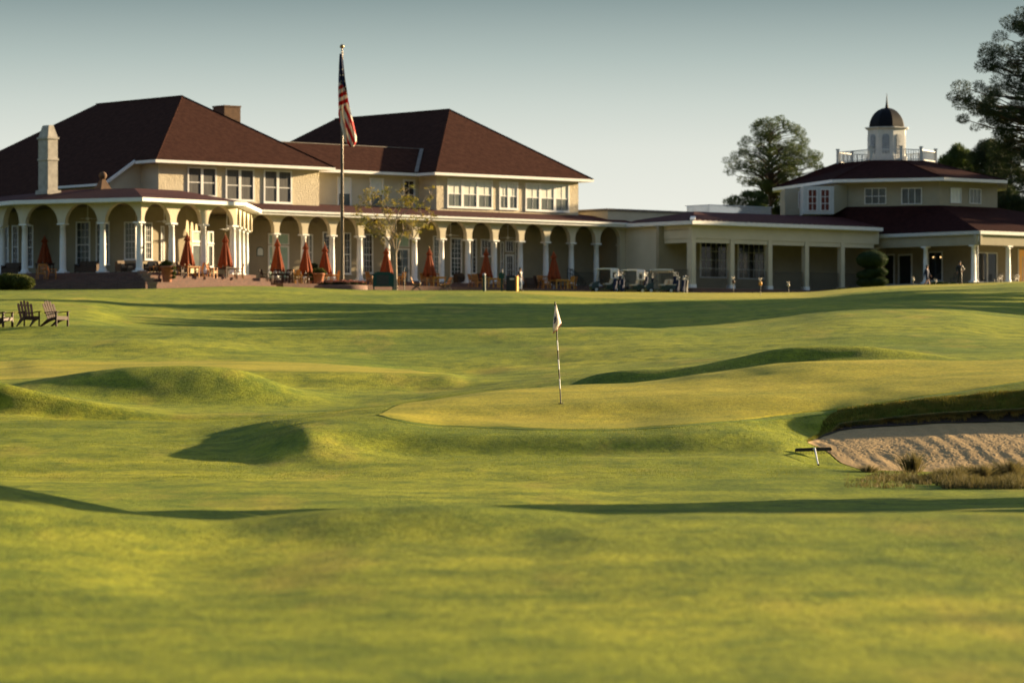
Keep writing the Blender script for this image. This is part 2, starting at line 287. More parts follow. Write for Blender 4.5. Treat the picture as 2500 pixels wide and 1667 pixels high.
# ------------------------------------------------------------------ the ground
# surveyed levels: for each distance, how high the turf stands across the view (photo columns / heights)
ROWS = [
(12,[(-400,2300),(1250,2300),(2900,2300)]),
(20,[(-400,1720),(1250,1720),(2900,1720)]),
(26,[(-400,1500),(500,1512),(1250,1500),(2900,1505)]),
(30,[(-400,1372),(100,1390),(500,1425),(900,1398),(1100,1392),(1500,1385),(2000,1380),(2900,1384)]),
(33,[(-400,1290),(0,1312),(300,1336),(500,1352),(700,1350),(900,1336),(1100,1328),(1300,1320),(1500,1308),(2000,1306),(2900,1306)]),
(36,[(-400,1195),(0,1222),(120,1240),(250,1255),(400,1267),(530,1272),(620,1264),(700,1254),(800,1243),(900,1236),(1100,1229),(1300,1241),(1500,1257),(2000,1257),(2900,1257)]),
(40,[(-400,1210),(0,1240),(250,1272),(500,1292),(700,1296),(900,1290),(1100,1288),(1300,1294),(1500,1300),(2900,1302)]),
(45,[(-400,1090),(0,1183),(130,1211),(270,1240),(340,1252),(520,1250),(700,1275),(900,1285),(1500,1284),(2900,1284)]),
(52,[(-400,1225),(0,1236),(500,1243),(1000,1240),(1500,1243),(2000,1240),(2900,1238)]),
(60,[(-400,1172),(0,1178),(500,1186),(1000,1184),(1500,1186),(2000,1190),(2500,1196),(2900,1200)]),
(66,[(-400,1136),(0,1140),(400,1146),(600,1146),(750,1144),(900,1138),(1200,1132),(1500,1132),(1750,1136),(1900,1144),(2000,1146),(2100,1150),(2250,1155),(2500,1158),(2900,1160)]),
(68,[(-400,1120),(0,1124),(400,1130),(600,1130),(700,1116),(800,1110),(1000,1118),(1200,1118),(1500,1116),(1800,1116),(1900,1124),(2000,1140),(2100,1145),(2250,1147),(2900,1150)]),
(70,[(-400,1106),(0,1110),(350,1113),(520,1114),(620,1108),(700,1084),(760,1068),(850,1086),(1000,1106),(1250,1110),(1500,1107),(1800,1100),(1900,1098),(1950,1106),(2000,1119),(2100,1122),(2250,1124),(2900,1126)]),
(71.7,[(-400,1096),(0,1094),(350,1098),(560,1094),(650,1070),(750,1040),(850,1044),(1000,1055),(1250,1060),(1500,1058),(1700,1052),(1800,1056),(1900,1068),(1950,1078),(2000,1090),(2100,1090),(2250,1088),(2900,1086)]),
(75.2,[(-400,1074),(0,1078),(350,1082),(560,1072),(650,1050),(750,1030),(850,1020),(930,1018),(1100,1038),(1250,1040),(1500,1040),(1700,1026),(1800,1022),(1900,1034),(1950,1044),(2000,1052),(2100,1040),(2250,1033),(2500,1028),(2900,1026)]),
(75.7,[(-400,1071),(0,1075),(350,1079),(560,1069),(650,1047),(750,1028),(850,1018),(930,1014),(1100,1033),(1250,1036),(1500,1036),(1700,1022),(1800,1018),(1900,1024),(1950,1030),(2000,1030),(2100,1018),(2250,1005),(2500,994),(2900,984)]),
(77,[(-400,1062),(0,1066),(350,1070),(560,1060),(650,1040),(750,1022),(850,1012),(930,1008),(1100,1020),(1250,1022),(1369,1020),(1500,1020),(1700,1008),(1800,1004),(2000,1000),(2100,986),(2250,970),(2500,950),(2900,930)]),
(79,[(-400,1048),(0,1050),(350,1054),(560,1044),(700,1022),(850,1005),(930,1000),(1100,998),(1250,995),(1369,991),(1500,985),(1700,976),(1800,972),(2000,966),(2250,948),(2500,932),(2900,915)]),
(83,[(-400,1028),(0,1030),(420,1030),(560,1024),(700,1014),(850,1000),(1000,984),(1130,972),(1250,968),(1369,966),(1600,955),(1800,942),(2000,932),(2250,922),(2500,914),(2900,905)]),
(88,[(-400,1020),(0,1020),(250,1028),(560,1030),(750,1012),(930,992),(1100,968),(1250,954),(1369,948),(1500,940),(1600,928),(1700,914),(1800,902),(1900,890),(2000,886),(2250,884),(2500,886),(2900,886)]),
(90.6,[(-400,1012),(0,1012),(135,1022),(270,1032),(480,1036),(750,1010),(930,990),(1100,970),(1250,957),(1369,948),(1500,938),(1700,912),(1900,888),(2100,884),(2900,884)]),
(92,[(-400,912),(-150,920),(0,936),(135,966),(270,988),(480,1012),(750,1008),(930,992),(1100,975),(1250,962),(1369,950),(1410,932),(1450,917),(1530,903),(1620,898),(1700,892),(1800,873),(1900,854),(1980,848),(2100,851),(2250,866),(2330,878),(2450,884),(2900,882)]),
(99.8,[(-400,962),(0,960),(135,970),(270,980),(420,986),(560,988),(700,990),(850,988),(1000,978),(1100,966),(1250,950),(1369,943),(1500,930),(1700,918),(1900,905),(2100,898),(2300,893),(2900,888)]),
(104,[(-400,945),(0,938),(60,930),(135,919),(250,904),(330,898),(420,896),(500,898),(570,904),(640,924),(700,946),(760,964),(850,976),(1000,966),(1100,954),(1250,934),(1500,910),(1700,900),(2000,886),(2300,882),(2900,880)]),
(109,[(-400,936),(0,932),(135,922),(250,914),(420,914),(570,928),(640,944),(750,954),(900,957),(1000,957),(1100,950),(1250,930),(1500,906),(1700,896),(2000,882),(2300,878),(2900,876)]),
(113,[(-400,930),(0,926),(135,918),(250,912),(420,905),(570,906),(640,911),(800,912),(1000,913),(1090,915),(1150,926),(1250,922),(1369,912),(1500,900),(1700,888),(2000,874),(2500,870),(2900,870)]),
(128,[(-400,882),(0,880),(100,874),(250,876),(400,879),(600,884),(800,888),(1000,900),(1090,907),(1150,908),(1250,900),(1369,890),(1500,880),(1700,866),(2000,852),(2250,845),(2900,845)]),
(132,[(-400,868),(0,866),(250,866),(400,866),(600,872),(800,880),(1000,888),(1250,888),(1500,870),(1700,856),(2000,842),(2500,838),(2900,838)]),
(138,[(-400,838),(0,837),(200,837),(330,832),(450,837),(600,849),(750,860),(900,868),(1100,862),(1369,852),(1600,843),(2000,820),(2250,815),(2500,822),(2900,825)]),
(142,[(-400,836),(0,834),(200,834),(330,832),(450,834),(600,841),(750,846),(900,850),(1100,848),(1369,840),(1600,832),(2000,812),(2250,806),(2500,818),(2900,822)]),
(150,[(-400,797),(0,797),(200,798),(500,802),(700,804),(1000,807),(1250,808),(1400,804),(1550,801),(1700,803),(1900,798),(2100,790),(2300,790),(2500,806),(2900,815)]),
(165,[(-400,780),(0,782),(200,788),(330,802),(500,812),(1000,814),(1250,814),(1450,810),(1600,803),(1750,795),(1900,786),(2100,772),(2300,772),(2500,790),(2900,800)]),
(200,[(-400,740),(0,746),(200,752),(330,772),(600,782),(900,784),(1250,784),(1500,778),(1750,766),(1900,756),(2100,742),(2250,738),(2500,748),(2900,755)]),
(232,[(-400,720),(0,722),(330,722),(600,726),(900,736),(1250,744),(1500,748),(1750,742),(1900,736),(2100,724),(2250,716),(2500,714),(2900,712)]),
(246,[(-400,714),(0,715),(330,711),(600,710),(900,718),(1250,722),(1500,730),(1700,730),(1900,727),(2000,723),(2100,714),(2300,707),(2500,704),(2900,700)]),
(270,[(-400,708),(0,709),(400,705),(600,702),(900,711),(1250,713),(1500,718),(1750,719),(1950,718),(2050,710),(2200,700),(2350,697),(2500,691),(2900,686)]),
(288,[(-400,706),(0,707),(400,703),(600,700),(900,708),(1250,711),(1500,713),(1750,715),(1950,714),(2100,703),(2200,698),(2350,694),(2500,688),(2900,684)]),
(300,[(-400,713),(0,713),(400,710),(600,708),(900,711),(1250,711),(1500,715),(1750,718),(1950,717),(2100,708),(2200,704),(2350,701),(2500,695),(2900,692)]),
(450,[(-400,785),(1250,785),(2900,780)]),
(6000,[(-400,921.5),(1250,921.5),(2900,921.5)]),
]
def pchip_slopes(x, y):
    h = np.diff(x); d = np.diff(y, axis=0)/(h.reshape(-1, *([1]*(y.ndim-1)))); m = np.zeros_like(y)
    hh = h.reshape(-1, *([1]*(y.ndim-1))); w1 = 2*hh[1:]+hh[:-1]; w2 = hh[1:]+2*hh[:-1]
    with np.errstate(divide='ignore', invalid='ignore'):
        k = (w1+w2)/(w1/d[:-1]+w2/d[1:])
    ok = (d[:-1]*d[1:]) > 0
    m[1:-1] = np.where(ok, k, 0); m[0] = d[0]; m[-1] = d[-1]
    return m
def pchip(x, y, xq, m=None):
    if m is None: m = pchip_slopes(x, y)
    i = np.clip(np.searchsorted(x, xq)-1, 0, len(x)-2); h = x[i+1]-x[i]; t = (xq-x[i])/h
    return ((1+2*t)*(1-t)**2)*y[i]+(t*(1-t)**2*h)*m[i]+(t*t*(3-2*t))*y[i+1]+(t*t*(t-1)*h)*m[i+1]
RD = np.array([r[0] for r in ROWS], float)
UG = np.arange(-400, 2901, 5.)
ZR = []
for D_, pr in ROWS:
    xs = np.array([p[0] for p in pr], float); ys = np.array([p[1] for p in pr], float)
    ZR.append((HY-pchip(xs, ys, UG))/FP*D_)
ZR = np.array(ZR)
# soften the surveyed columns a little so that the banks are round
kern = np.exp(-np.linspace(-2, 2, 9)**2); kern /= kern.sum()
for i in range(len(ZR)):
    if 66 < RD[i] < 76.5: continue
    ZR[i] = np.convolve(np.pad(ZR[i], 4, mode='edge'), kern, mode='valid')
MR = pchip_slopes(RD, ZR)
def vnoise(x, y, seed):
    xi = np.floor(x).astype(np.int64); yi = np.floor(y).astype(np.int64); fx = x-xi; fy = y-yi; fx = fx*fx*(3-2*fx); fy = fy*fy*(3-2*fy)
    def hsh(a, b):
        n = (a*374761393+b*668265263+seed*1442695041) & 0xffffffff; n = ((n ^ (n >> 13))*1274126177) & 0xffffffff; return ((n ^ (n >> 16)) & 0xffff)/65535.-.5
    return (hsh(xi,yi)*(1-fx)+hsh(xi+1,yi)*fx)*(1-fy)+(hsh(xi,yi+1)*(1-fx)+hsh(xi+1,yi+1)*fx)*fy
def terr(X, Y, rough=True):
    X = np.asarray(X, float); Y = np.asarray(Y, float)
    D = np.clip(Y, 12.01, 5999); u = np.clip(1250+X/D*FP, -399.9, 2899.9)
    iu = ((u-UG[0])/5).astype(int); fu = (u-UG[0])/5-iu; i = np.clip(np.searchsorted(RD, D)-1, 0, len(RD)-2)
    def at(A, r): return A[r, iu]*(1-fu)+A[r, iu+1]*fu
    h = RD[i+1]-RD[i]; t = (D-RD[i])/h
    z = ((1+2*t)*(1-t)**2)*at(ZR,i)+(t*(1-t)**2*h)*at(MR,i)+(t*t*(3-2*t))*at(ZR,i+1)+(t*t*(t-1)*h)*at(MR,i+1)
    if rough:
        k = np.clip((D-15)/30, .3, 1)*np.clip((290-D)/60, 0, 1)
        z = z+k*(  .12*vnoise(X/4.3, Y/7., 3)+.06*vnoise(X/1.7+9, Y/3.1, 5)+.018*vnoise(X/.6, Y/1.0, 8)+np.clip((D-60)/100,0,1)*.22*vnoise(X/9., Y/13., 11))
    return z
def tz(x, y): return float(terr(np.array([x]), np.array([y]))[0])
def rows_list():
    r = [-60,-30,-10,0,6,12]; d = 14.
    while d < 60: r.append(d); d *= 1.0075
    d = 60.
    while d < 74.9: r.append(d); d += .15
    d = 74.9
    while d < 76: r.append(d); d += .05
    while d < 130: r.append(d); d += .3
    while d < 305: r.append(d); d += .7
    while d < 450: r.append(d); d += 6
    while d < 5500: r.append(d); d *= 1.12
    return np.array(r)
def grid_faces(nr, nc):
    a = np.arange((nr-1)*nc).reshape(nr-1, nc)[:, :-1].ravel(); return np.stack([a, a+1, a+nc+1, a+nc], 1)
YR = rows_list(); US = np.arange(-300, 2801, 8.)
edge = np.array([1,2.5,5,9,15,25,40,65,100,160,260,420,700,1200,2200,4000.])
XX = []
for y in YR:
    De = max(y, 12.); c = (US-1250)/FP*De; XX.append(np.concatenate([c[0]-edge[::-1], c, c[-1]+edge]))
XX = np.array(XX); YY = np.repeat(YR[:, None], XX.shape[1], 1); ZZ = terr(XX, YY)
_u = 1250+XX/np.maximum(YY, 1)*FP      # the hollow that holds the bunker sand
_sf = np.interp(_u, [1972,2000,2030,2055,2110,2250,2880], [72.3,71.8,70.9,69.6,68.4,67.9,67.8]); _sb = np.interp(_u, [1972,1985,2010,2050,2880], [72.35,73.3,74.5,75.1,75.22])
ins = (_u > 1976) & (_u < 2876) & (YY > _sf+.12) & (YY < _sb-.05); ZZ = np.where(ins, ZZ-.10, ZZ)
gnd = npmesh('ground', np.stack([XX, YY, ZZ], -1).reshape(-1, 3), grid_faces(*XX.shape), 'fairway', smooth=True)
tag(gnd, 'rolling mown fairway grass rising to the clubhouse', 'grass', kind='structure')

def sheet(name, m, us, dfront, dback, n, lift, label, disp=None, cat='grass'):
    us = np.asarray(us, float); T = np.linspace(0, 1, n)[:, None]; df = np.array([dfront(u) for u in us]); db = np.array([dback(u) for u in us])
    Y = df[None]+(db-df)[None]*T; X = (us[None]-1250)/FP*Y; Z = terr(X, Y)+lift
    if disp is not None: Z = Z+disp(X, Y, T)
    else: Z[0] -= .05; Z[-1] -= .05
    o = npmesh(name, np.stack([X, Y, Z], -1).reshape(-1, 3), grid_faces(*X.shape), m, smooth=True)
    return tag(o, label, cat, kind='structure')
def visD(u, y, d0, d1):      # distance between d0 and d1 at which the turf is seen at height y in column u
    ds = np.linspace(d0, d1, 400); xs = (u-1250)/FP*ds; py = HY-FP*terr(xs, ds, False)/ds; k = np.argmin(abs(py-y)); return ds[k]
def curve(pts):
    a = np.array(pts, float); return lambda u: float(np.interp(u, a[:, 0], a[:, 1]))
# main green
fy = curve([(925,1013),(960,1024),(1030,1036),(1150,1044),(1300,1049),(1500,1048),(1650,1040),(1800,1026),(1950,1010),(2100,990),(2250,966),(2400,945),(2500,933),(2800,915)])
ub = np.concatenate([np.linspace(925, 960, 12), np.linspace(966, 2790, 230)])
gf = {float(u): visD(u, fy(u), 72.6, 79.5) for u in ub}
fl = np.array([gf[float(u)] for u in ub]); fl = np.convolve(np.pad(fl, 6, mode='edge'), np.ones(13)/13, mode='valid')
fd = curve(list(zip(ub, fl))); back = curve([(925,76.2),(940,78),(970,80.5),(1050,83.5),(1150,86),(1250,87.6),(1369,88.4),(1500,88.8),(1800,88.8),(2790,88.6)])
fd2 = lambda u: min(fd(u), back(u)-.02)
sheet('putting_green', 'green_turf', ub, fd2, back, 130, .009, 'closely mown yellow putting green around the flagstick')
sheet('green_collar', 'collar_turf', ub, lambda u: fd2(u)-(.55+.25*vnoise(np.array([u/60.]),np.array([.5]),2)[0])*min(1,(u-915)/60), lambda u: fd2(u)+.05, 8, .007, 'darker collar of grass along the front edge of the green')
ub2 = np.linspace(-390, 1092, 190)
f2 = lambda u: 113.1+(1.4*max(0,(u-1000)/92)**2)*4; b2 = curve([(-390,128),(600,128),(900,127),(1000,125.5),(1060,122),(1092,119)])
sheet('far_green', 'green_turf', ub2, f2, b2, 80, .008, 'tan yellow second green lying behind the left mounds')
ub3 = np.linspace(1180, 2890, 200)
f3 = curve([(1180,262),(1300,253),(1500,246.5),(1750,246),(1950,247),(2080,252),(2200,262),(2500,270),(2890,275)]); b3 = curve([(1180,266),(1300,282),(1500,288),(1950,288.5),(2890,288)])
sheet('practice_green', 'green_turf', ub3, f3, b3, 90, .012, 'golden practice green in front of the golf carts and porch')

# bunker
sf = curve([(1972,72.3),(2000,71.8),(2030,70.9),(2055,69.6),(2110,68.4),(2250,67.9),(2880,67.8)]); sb = curve([(1972,72.35),(1985,73.3),(2010,74.5),(2050,75.1),(2880,75.22)])
us = np.concatenate([np.linspace(1972, 2050, 50), np.linspace(2052, 2520, 360), np.linspace(2524, 2880, 70)])
def sd(X, Y, T):
    u = 1250+X/Y*FP; ph = (u-2000)/7.5+(Y-68)*3.0+1.6*vnoise(X*.9,Y*.8,4); env = np.sin(np.clip(T,0,1)*pi)**.4
    amp = np.clip(vnoise(X*1.2,Y*.5,9)*2+.7, 0, 1.3)
    return env*(.0065*amp*np.sin(ph)+.016*vnoise(X*1.6-Y*.9,Y*.6,21)+.008*vnoise(X*8,Y*5,22)+.009*vnoise(X*22,Y*13,23)+.006*vnoise(X*50,Y*30,24))
sheet('bunker_sand', 'sand', us, sf, sb, 230, .006, 'raked tan sand in the bunker on the right', sd, 'sand')

# ------------------------------------------------------------------ blades (stuff)
def blades(name, m, base, h, lean, w, label, cat, seed=1, n=2, parent=None, kind='stuff', off=(0,0,0)):
    """curved tapering blades: base (N,3), h (N), lean (N,2) -> one object"""
    r = np.random.default_rng(seed); N = len(base); a = r.uniform(0, 2*pi, N); d = np.stack([np.cos(a), np.sin(a), 0*a], 1)*w/2
    mid = base+np.stack([lean[:,0]*.35, lean[:,1]*.35, h*.6], 1); tip = base+np.stack([lean[:,0], lean[:,1], h], 1)
    V = np.stack([base-d, base+d, mid+d*.7, mid-d*.7, tip], 1).reshape(-1, 3); i = np.arange(N)*5
    F = np.concatenate([np.stack([i, i+1, i+2], 1), np.stack([i, i+2, i+3], 1), np.stack([i+3, i+2, i+4], 1)])
    o = npmesh(name, V, F, m, parent, off)
    if label: tag(o, label, cat, kind=kind)
    return o
r = np.random.default_rng(3)
# overhanging lip of the bunker
LX = [1972,1985,2010,2050,2880]; LB = [72.5,73.5,74.75,75.45,75.62]
def lipset(N, d0, d1, seed):
    q = np.random.default_rng(seed); u = 1973+q.uniform(0, 1, N)**.85*890; D = np.interp(u, LX, LB)+q.uniform(d0, d1, N)*np.clip((u-1965)/60, .15, 1); X = (u-1250)/FP*D
    return q, u, D, X, vnoise(X*3.5, D*2, 31), vnoise(X*9, D*4, 32)
q, u, D, X, c1_, c2_ = lipset(34000, -.06, 1.3, 3)
hh = q.uniform(.03, .08, len(u))*(1+.9*c1_); blades('lip_grass', 'lip_grass', np.stack([X, D, terr(X, D)-.01], 1), hh, np.stack([q.normal(-.01,.03,len(u)), q.normal(-.03,.03,len(u))], 1), .011, 'shaggy green grass along the top of the bunker edge', 'grass', 5)
q, u, D, X, c1_, c2_ = lipset(60000, -.22, .10, 4)
grow = np.clip(.55+1.1*c1_+.8*c2_, .12, 1.3)*np.interp(u, [1972,2010,2200,2500], [.8,1.25,.9,.65]); zt = terr(X, np.interp(u, LX, LB)+.12)
hh = -(.02+.34*q.uniform(0, 1, len(u))**2.2)*grow*(1+.8*vnoise(X*28, D*3, 77)); blades('hanging_straw', 'straw', np.stack([X, np.interp(u, LX, LB)+q.uniform(-.04,.10,len(u)), zt+.01-q.uniform(0,.03,len(u))], 1), hh, np.stack([q.normal(-.015,.03,len(u)), hh*1.35-q.uniform(.04,.14,len(u))], 1), .012, 'straw coloured grass hanging down over the earth face of the bunker', 'grass', 7)
q, u, D, X, c1_, c2_ = lipset(9000, -.22, .10, 14); zt = terr(X, np.interp(u, LX, LB)+.12)
hh = -q.uniform(.01, .12, len(u))*np.clip(.6+c1_, .2, 1.2); blades('hanging_grass', 'lip_grass', np.stack([X, np.interp(u, LX, LB)+q.uniform(-.05,.05,len(u)), zt+q.uniform(-.01,.02,len(u))], 1), hh, np.stack([q.normal(-.01,.03,len(u)), hh*1.3-q.uniform(.05,.15,len(u))], 1), .013, 'green grass curling over the bunker edge', 'grass', 8)
# soil face below the lip
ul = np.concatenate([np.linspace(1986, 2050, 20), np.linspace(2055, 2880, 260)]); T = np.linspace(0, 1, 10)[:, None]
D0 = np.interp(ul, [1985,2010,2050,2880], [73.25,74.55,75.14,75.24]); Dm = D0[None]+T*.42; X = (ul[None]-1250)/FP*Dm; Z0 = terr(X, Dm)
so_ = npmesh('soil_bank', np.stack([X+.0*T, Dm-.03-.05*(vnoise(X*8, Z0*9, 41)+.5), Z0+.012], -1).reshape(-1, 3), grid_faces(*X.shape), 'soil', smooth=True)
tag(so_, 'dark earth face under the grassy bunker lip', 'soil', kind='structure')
# rough grass bed on the right
N = 34000; u = r.uniform(2060, 2870, N); D = r.uniform(60.2, 66.6, N)
ok = (vnoise(u/60., D*1.2, 51)+vnoise(u/22., D*2.5, 52)*.7 > -.12-(u-2060)/1800.) & (r.uniform(0, 1, N) < np.clip((u-2060)/200., .15, 1)) & (D < 63.2+(u-2060)/220.); u = u[ok]; D = D[ok]; N = len(u)
X = (u-1250)/FP*D; hgt = (.05+.16*np.clip(vnoise(u/45., D*1.5, 53)+.45, 0, 1)*np.clip((u-2040)/240.,.2,1.2))*r.uniform(.5, 1.3, N)
blades('rough_grass', 'rough_grass', np.stack([X, D, terr(X, D)-.01], 1), hgt, r.normal(0, .05, (N, 2)), .012, 'dark wispy rough grass growing along the near side of the bunker', 'grass', 6)
def tuft(px, D, n, h, spread, label, seed, m='rough_grass', name='grass_tuft'):
    q = np.random.default_rng(seed); x0 = (px-1250)/FP*D; z0 = tz(x0, D); a = q.uniform(0, 2*pi, n); rr = np.abs(q.normal(0, .35, n))
    root = empty(name, (x0, D, z0)); base = np.stack([rr*np.cos(a)*spread*.35, rr*np.sin(a)*spread*.35, 0*a-.02], 1); hh = h*q.uniform(.55, 1.05, n)
    ln = np.stack([np.cos(a)*rr*spread*1.0+q.normal(0,.02,n), np.sin(a)*rr*spread], 1)
    o = blades('blades', m, base, hh, ln, .011, None, None, seed, parent=root, kind=None)
    return tag(root, label, 'grass clump')
tuft(2228, 65.2, 420, .40, .42, 'tall wispy tuft standing against the pale sand at the bunker front', 3)
tuft(2120, 64.5, 260, .16, .45, 'low spreading tuft at the left end of the rough grass', 4)
tuft(2322, 62.6, 420, .26, .55, 'bushy tuft right of the tallest one, nearer the fairway', 5)
tuft(2395, 63.0, 420, .30, .5, 'dense dark tuft in the middle of the rough grass bed', 6)
tuft(2466, 63.5, 520, .36, .6, 'big dark tuft near the right edge of the picture', 7)

# mown blades standing on the fairway where single grains of grass can be made out
def lawn(name, D0, D1, n, h0, h1, w_, seed, m, lab):
    q = np.random.default_rng(seed); D = np.sqrt(q.uniform(D0**2, D1**2, n)); u = q.uniform(-60, 2560, n); X = (u-1250)/FP*D
    bad = (D > np.array([1e9])) 
    g0 = np.interp(u, ub, fl, left=1e9, right=1e9); g1 = np.interp(u, [925,940,970,1050,1150,1250,1369,1500,2790], [76.2,78,80.5,83.5,86,87.6,88.4,88.8,88.6])
    bad = ((D > g0-.04) & (D < g1+.05) & (u > 925)) | ((u > 1972) & (D > np.interp(u, [1972,2000,2030,2055,2110,2250,2880], [72.3,71.8,70.9,69.6,68.4,67.9,67.8])-.03) & (D < np.interp(u, LX, LB)))
    bad |= (D > np.array([113.])) & (u < 1095)
    k = ~bad; D, X = D[k], X[k]; n = len(D); c = vnoise(X*1.1, D*.7, 61)+.6*vnoise(X*4, D*2.2, 62); h = q.uniform(h0, h1, n)*np.clip(1+1.1*c, .25, 1.9)
    a = q.uniform(0, 2*pi, n); d = np.stack([np.cos(a), np.sin(a), 0*a], 1)*w_/2; B = np.stack([X, D, terr(X, D)-.004], 1); ln = np.stack([q.normal(0, .45, n)*h, q.normal(0, .45, n)*h, h], 1)
    V = np.stack([B-d, B+d, B+ln], 1).reshape(-1, 3); i = np.arange(n)*3
    o = npmesh(name, V, np.stack([i, i+1, i+2], 1), m); tag(o, lab, 'grass', kind='stuff')
lawn('fairway_grass', 62, 90, 170000, .006, .024, .009, 71, 'blade', 'dewy mown blades on the banks around the main green')
# ------------------------------------------------------------------ building helpers
class Frame:
    """a wall plane: s runs along it, w outwards towards the viewer, z up"""
    def __init__(s, o, d, n=None):
        s.o = Vector((o[0], o[1])); s.d = Vector(d).normalized(); s.n = Vector(n).normalized() if n else Vector((s.d.y, -s.d.x))
    def P(s, a, w_, z): q = s.o+s.d*a+s.n*w_; return (q.x, q.y, z)
    def s_at(s, px, w_=0.):
        k = (px-1250)/FP; o = s.o+s.n*w_; return (k*o.y-o.x)/(s.d.x-k*s.d.y)
    def z_at(s, px, py, w_=0.):
        a = s.s_at(px, w_); return (HY-py)/FP*s.P(a, w_, 0)[1]
    def box(s, mb, a0, a1, w0, w1, z0, z1, mi=0):
        return mb.hexa([s.P(a0,w0,z0), s.P(a1,w0,z0), s.P(a1,w1,z0), s.P(a0,w1,z0), s.P(a0,w0,z1), s.P(a1,w0,z1), s.P(a1,w1,z1), s.P(a0,w1,z1)], mi)
    def sub(s, a, w_): q = s.P(a, w_, 0); return Frame((q[0], q[1]), s.d, s.n)
def window(fr, root, a0, a1, z0, z1, w_=0., cols=1, nx=1, ny=1, sash=True, glass='glass_dark', upper=None, lower=None, fw=.10, name='window', label=None, mull=.13, sill=True, frm='white', proud=.07, muntin=.022):
    """frame = the part; glass (and blinds) its sub-parts"""
    f = MB(); zm = z0+(z1-z0)*.47
    fr.box(f, a0, a0+fw, w_, w_+proud, z0, z1); fr.box(f, a1-fw, a1, w_, w_+proud, z0, z1); fr.box(f, a0+fw, a1-fw, w_, w_+proud, z1-fw, z1); fr.box(f, a0+fw, a1-fw, w_, w_+proud, z0, z0+fw*.8)
    if sill: fr.box(f, a0-.05, a1+.05, w_, w_+proud+.05, z0-.07, z0-.003)
    ia0, ia1 = a0+fw, a1-fw; cw = (ia1-ia0-mull*(cols-1))/cols
    for c in range(cols):
        c0 = ia0+c*(cw+mull); c1 = c0+cw
        if c: fr.box(f, c0-mull, c0, w_, w_+proud-.01, z0+fw*.8, z1-fw)
        if sash: fr.box(f, c0, c1, w_, w_+proud*.62, zm-.03, zm+.03)
        zs = ([z0+fw*.8, zm-.03], [zm+.03, z1-fw]) if sash else ([z0+fw*.8, z1-fw],)
        for za, zb in zs:
            for i in range(1, nx): q = c0+(c1-c0)*i/nx; fr.box(f, q-muntin/2, q+muntin/2, w_+.014, w_+.034, za, zb)
            for j in range(1, ny): q = za+(zb-za)*j/ny; fr.box(f, c0, c1, w_+.015, w_+.032, q-muntin/2, q+muntin/2)
    o = f.build(name, frm, root, root.location); 
    if label: o['label'] = label
    g = MB(); fr.box(g, a0+.03, a1-.03, w_-.02, w_+.010, z0+.03, z1-.03); g.build('pane', glass, o, root.location)
    for mt, za, zb in ((upper, zm, z1-fw*.5), (lower, z0+.05, zm)):
        if mt:
            b = MB(); fr.box(b, a0+.05, a1-.05, w_-.01, w_+.013, za, zb); b.build('blind' if mt != 'curtain' else 'curtain', mt, o, root.location)
    return o
def archwall(fr, cs, a, zs, zap, zt, th, name, m, root, w_=0., s0=None, s1=None):
    """cs = column centres; semicircular (slightly stilted) arches between them"""
    b = MB(); prof = [(cs[0] if s0 is None else s0, zs)]
    for c0, c1 in zip(cs[:-1], cs[1:]):
        c = (c0+c1)/2; R = a; st = max(0, zap-zs-R); prof.append((c-a, zs)); 
        for k in range(0, 25):
            t = pi-pi*k/24; prof.append((c+a*cos(t), zs+st+(zap-zs-st)*sin(t)))
        prof.append((c+a, zs))
    prof.append((cs[-1] if s1 is None else s1, zs))
    w0, w1 = w_, w_-th
    for (x0, z0), (x1, z1) in zip(prof[:-1], prof[1:]):
        if x1-x0 > 1e-6:
            b.add([fr.P(x0,w0,z0), fr.P(x1,w0,z1), fr.P(x1,w0,zt), fr.P(x0,w0,zt)], [(0,1,2,3)])
            b.add([fr.P(x0,w1,z0), fr.P(x1,w1,z1), fr.P(x1,w1,zt), fr.P(x0,w1,zt)], [(3,2,1,0)])
        b.add([fr.P(x0,w0,z0), fr.P(x1,w0,z1), fr.P(x1,w1,z1), fr.P(x0,w1,z0)], [(3,2,1,0)])
    for x in (prof[0][0], prof[-1][0]): b.add([fr.P(x,w0,zs), fr.P(x,w1,zs), fr.P(x,w1,zt), fr.P(x,w0,zt)], [(0,1,2,3)])
    return b.build(name, m, root, root.location)
def column_mesh(h, r=.235):
    b = MB(); k = h
    prof = [(r*1.28,.10),(r*1.34,.16),(r*1.28,.22),(r*1.08,.27),(r*1.03,.34),(r*1.03,k*.35),(r*.95,k*.65),(r*.84,k-.30),(r*.95,k-.29),(r*.95,k-.25),(r*.84,k-.24),(r*.86,k-.18),(r*1.15,k-.11)]
    b.lathe(prof, 24); b.box(-r*1.5,r*1.5,-r*1.5,r*1.5,0,.115); b.box(-r*1.38,r*1.38,-r*1.38,r*1.38,k-.115,k); return b
def put_columns(fr, ss, z0, h, root, w_=-.21, r=.235, rot=0, mesh=None):
    o0 = None
    for s_ in ss:
        p = fr.P(s_, w_, z0)
        if mesh is None:
            o = column_mesh(h, r).build('column', 'white', root); mesh = o.data
        else:
            o = bpy.data.objects.new('column', mesh); COL.objects.link(o); o.parent = root
        o.location = Vector(p)-root.location; o.rotation_euler = (0, 0, atan2(fr.d.y, fr.d.x))
    return mesh
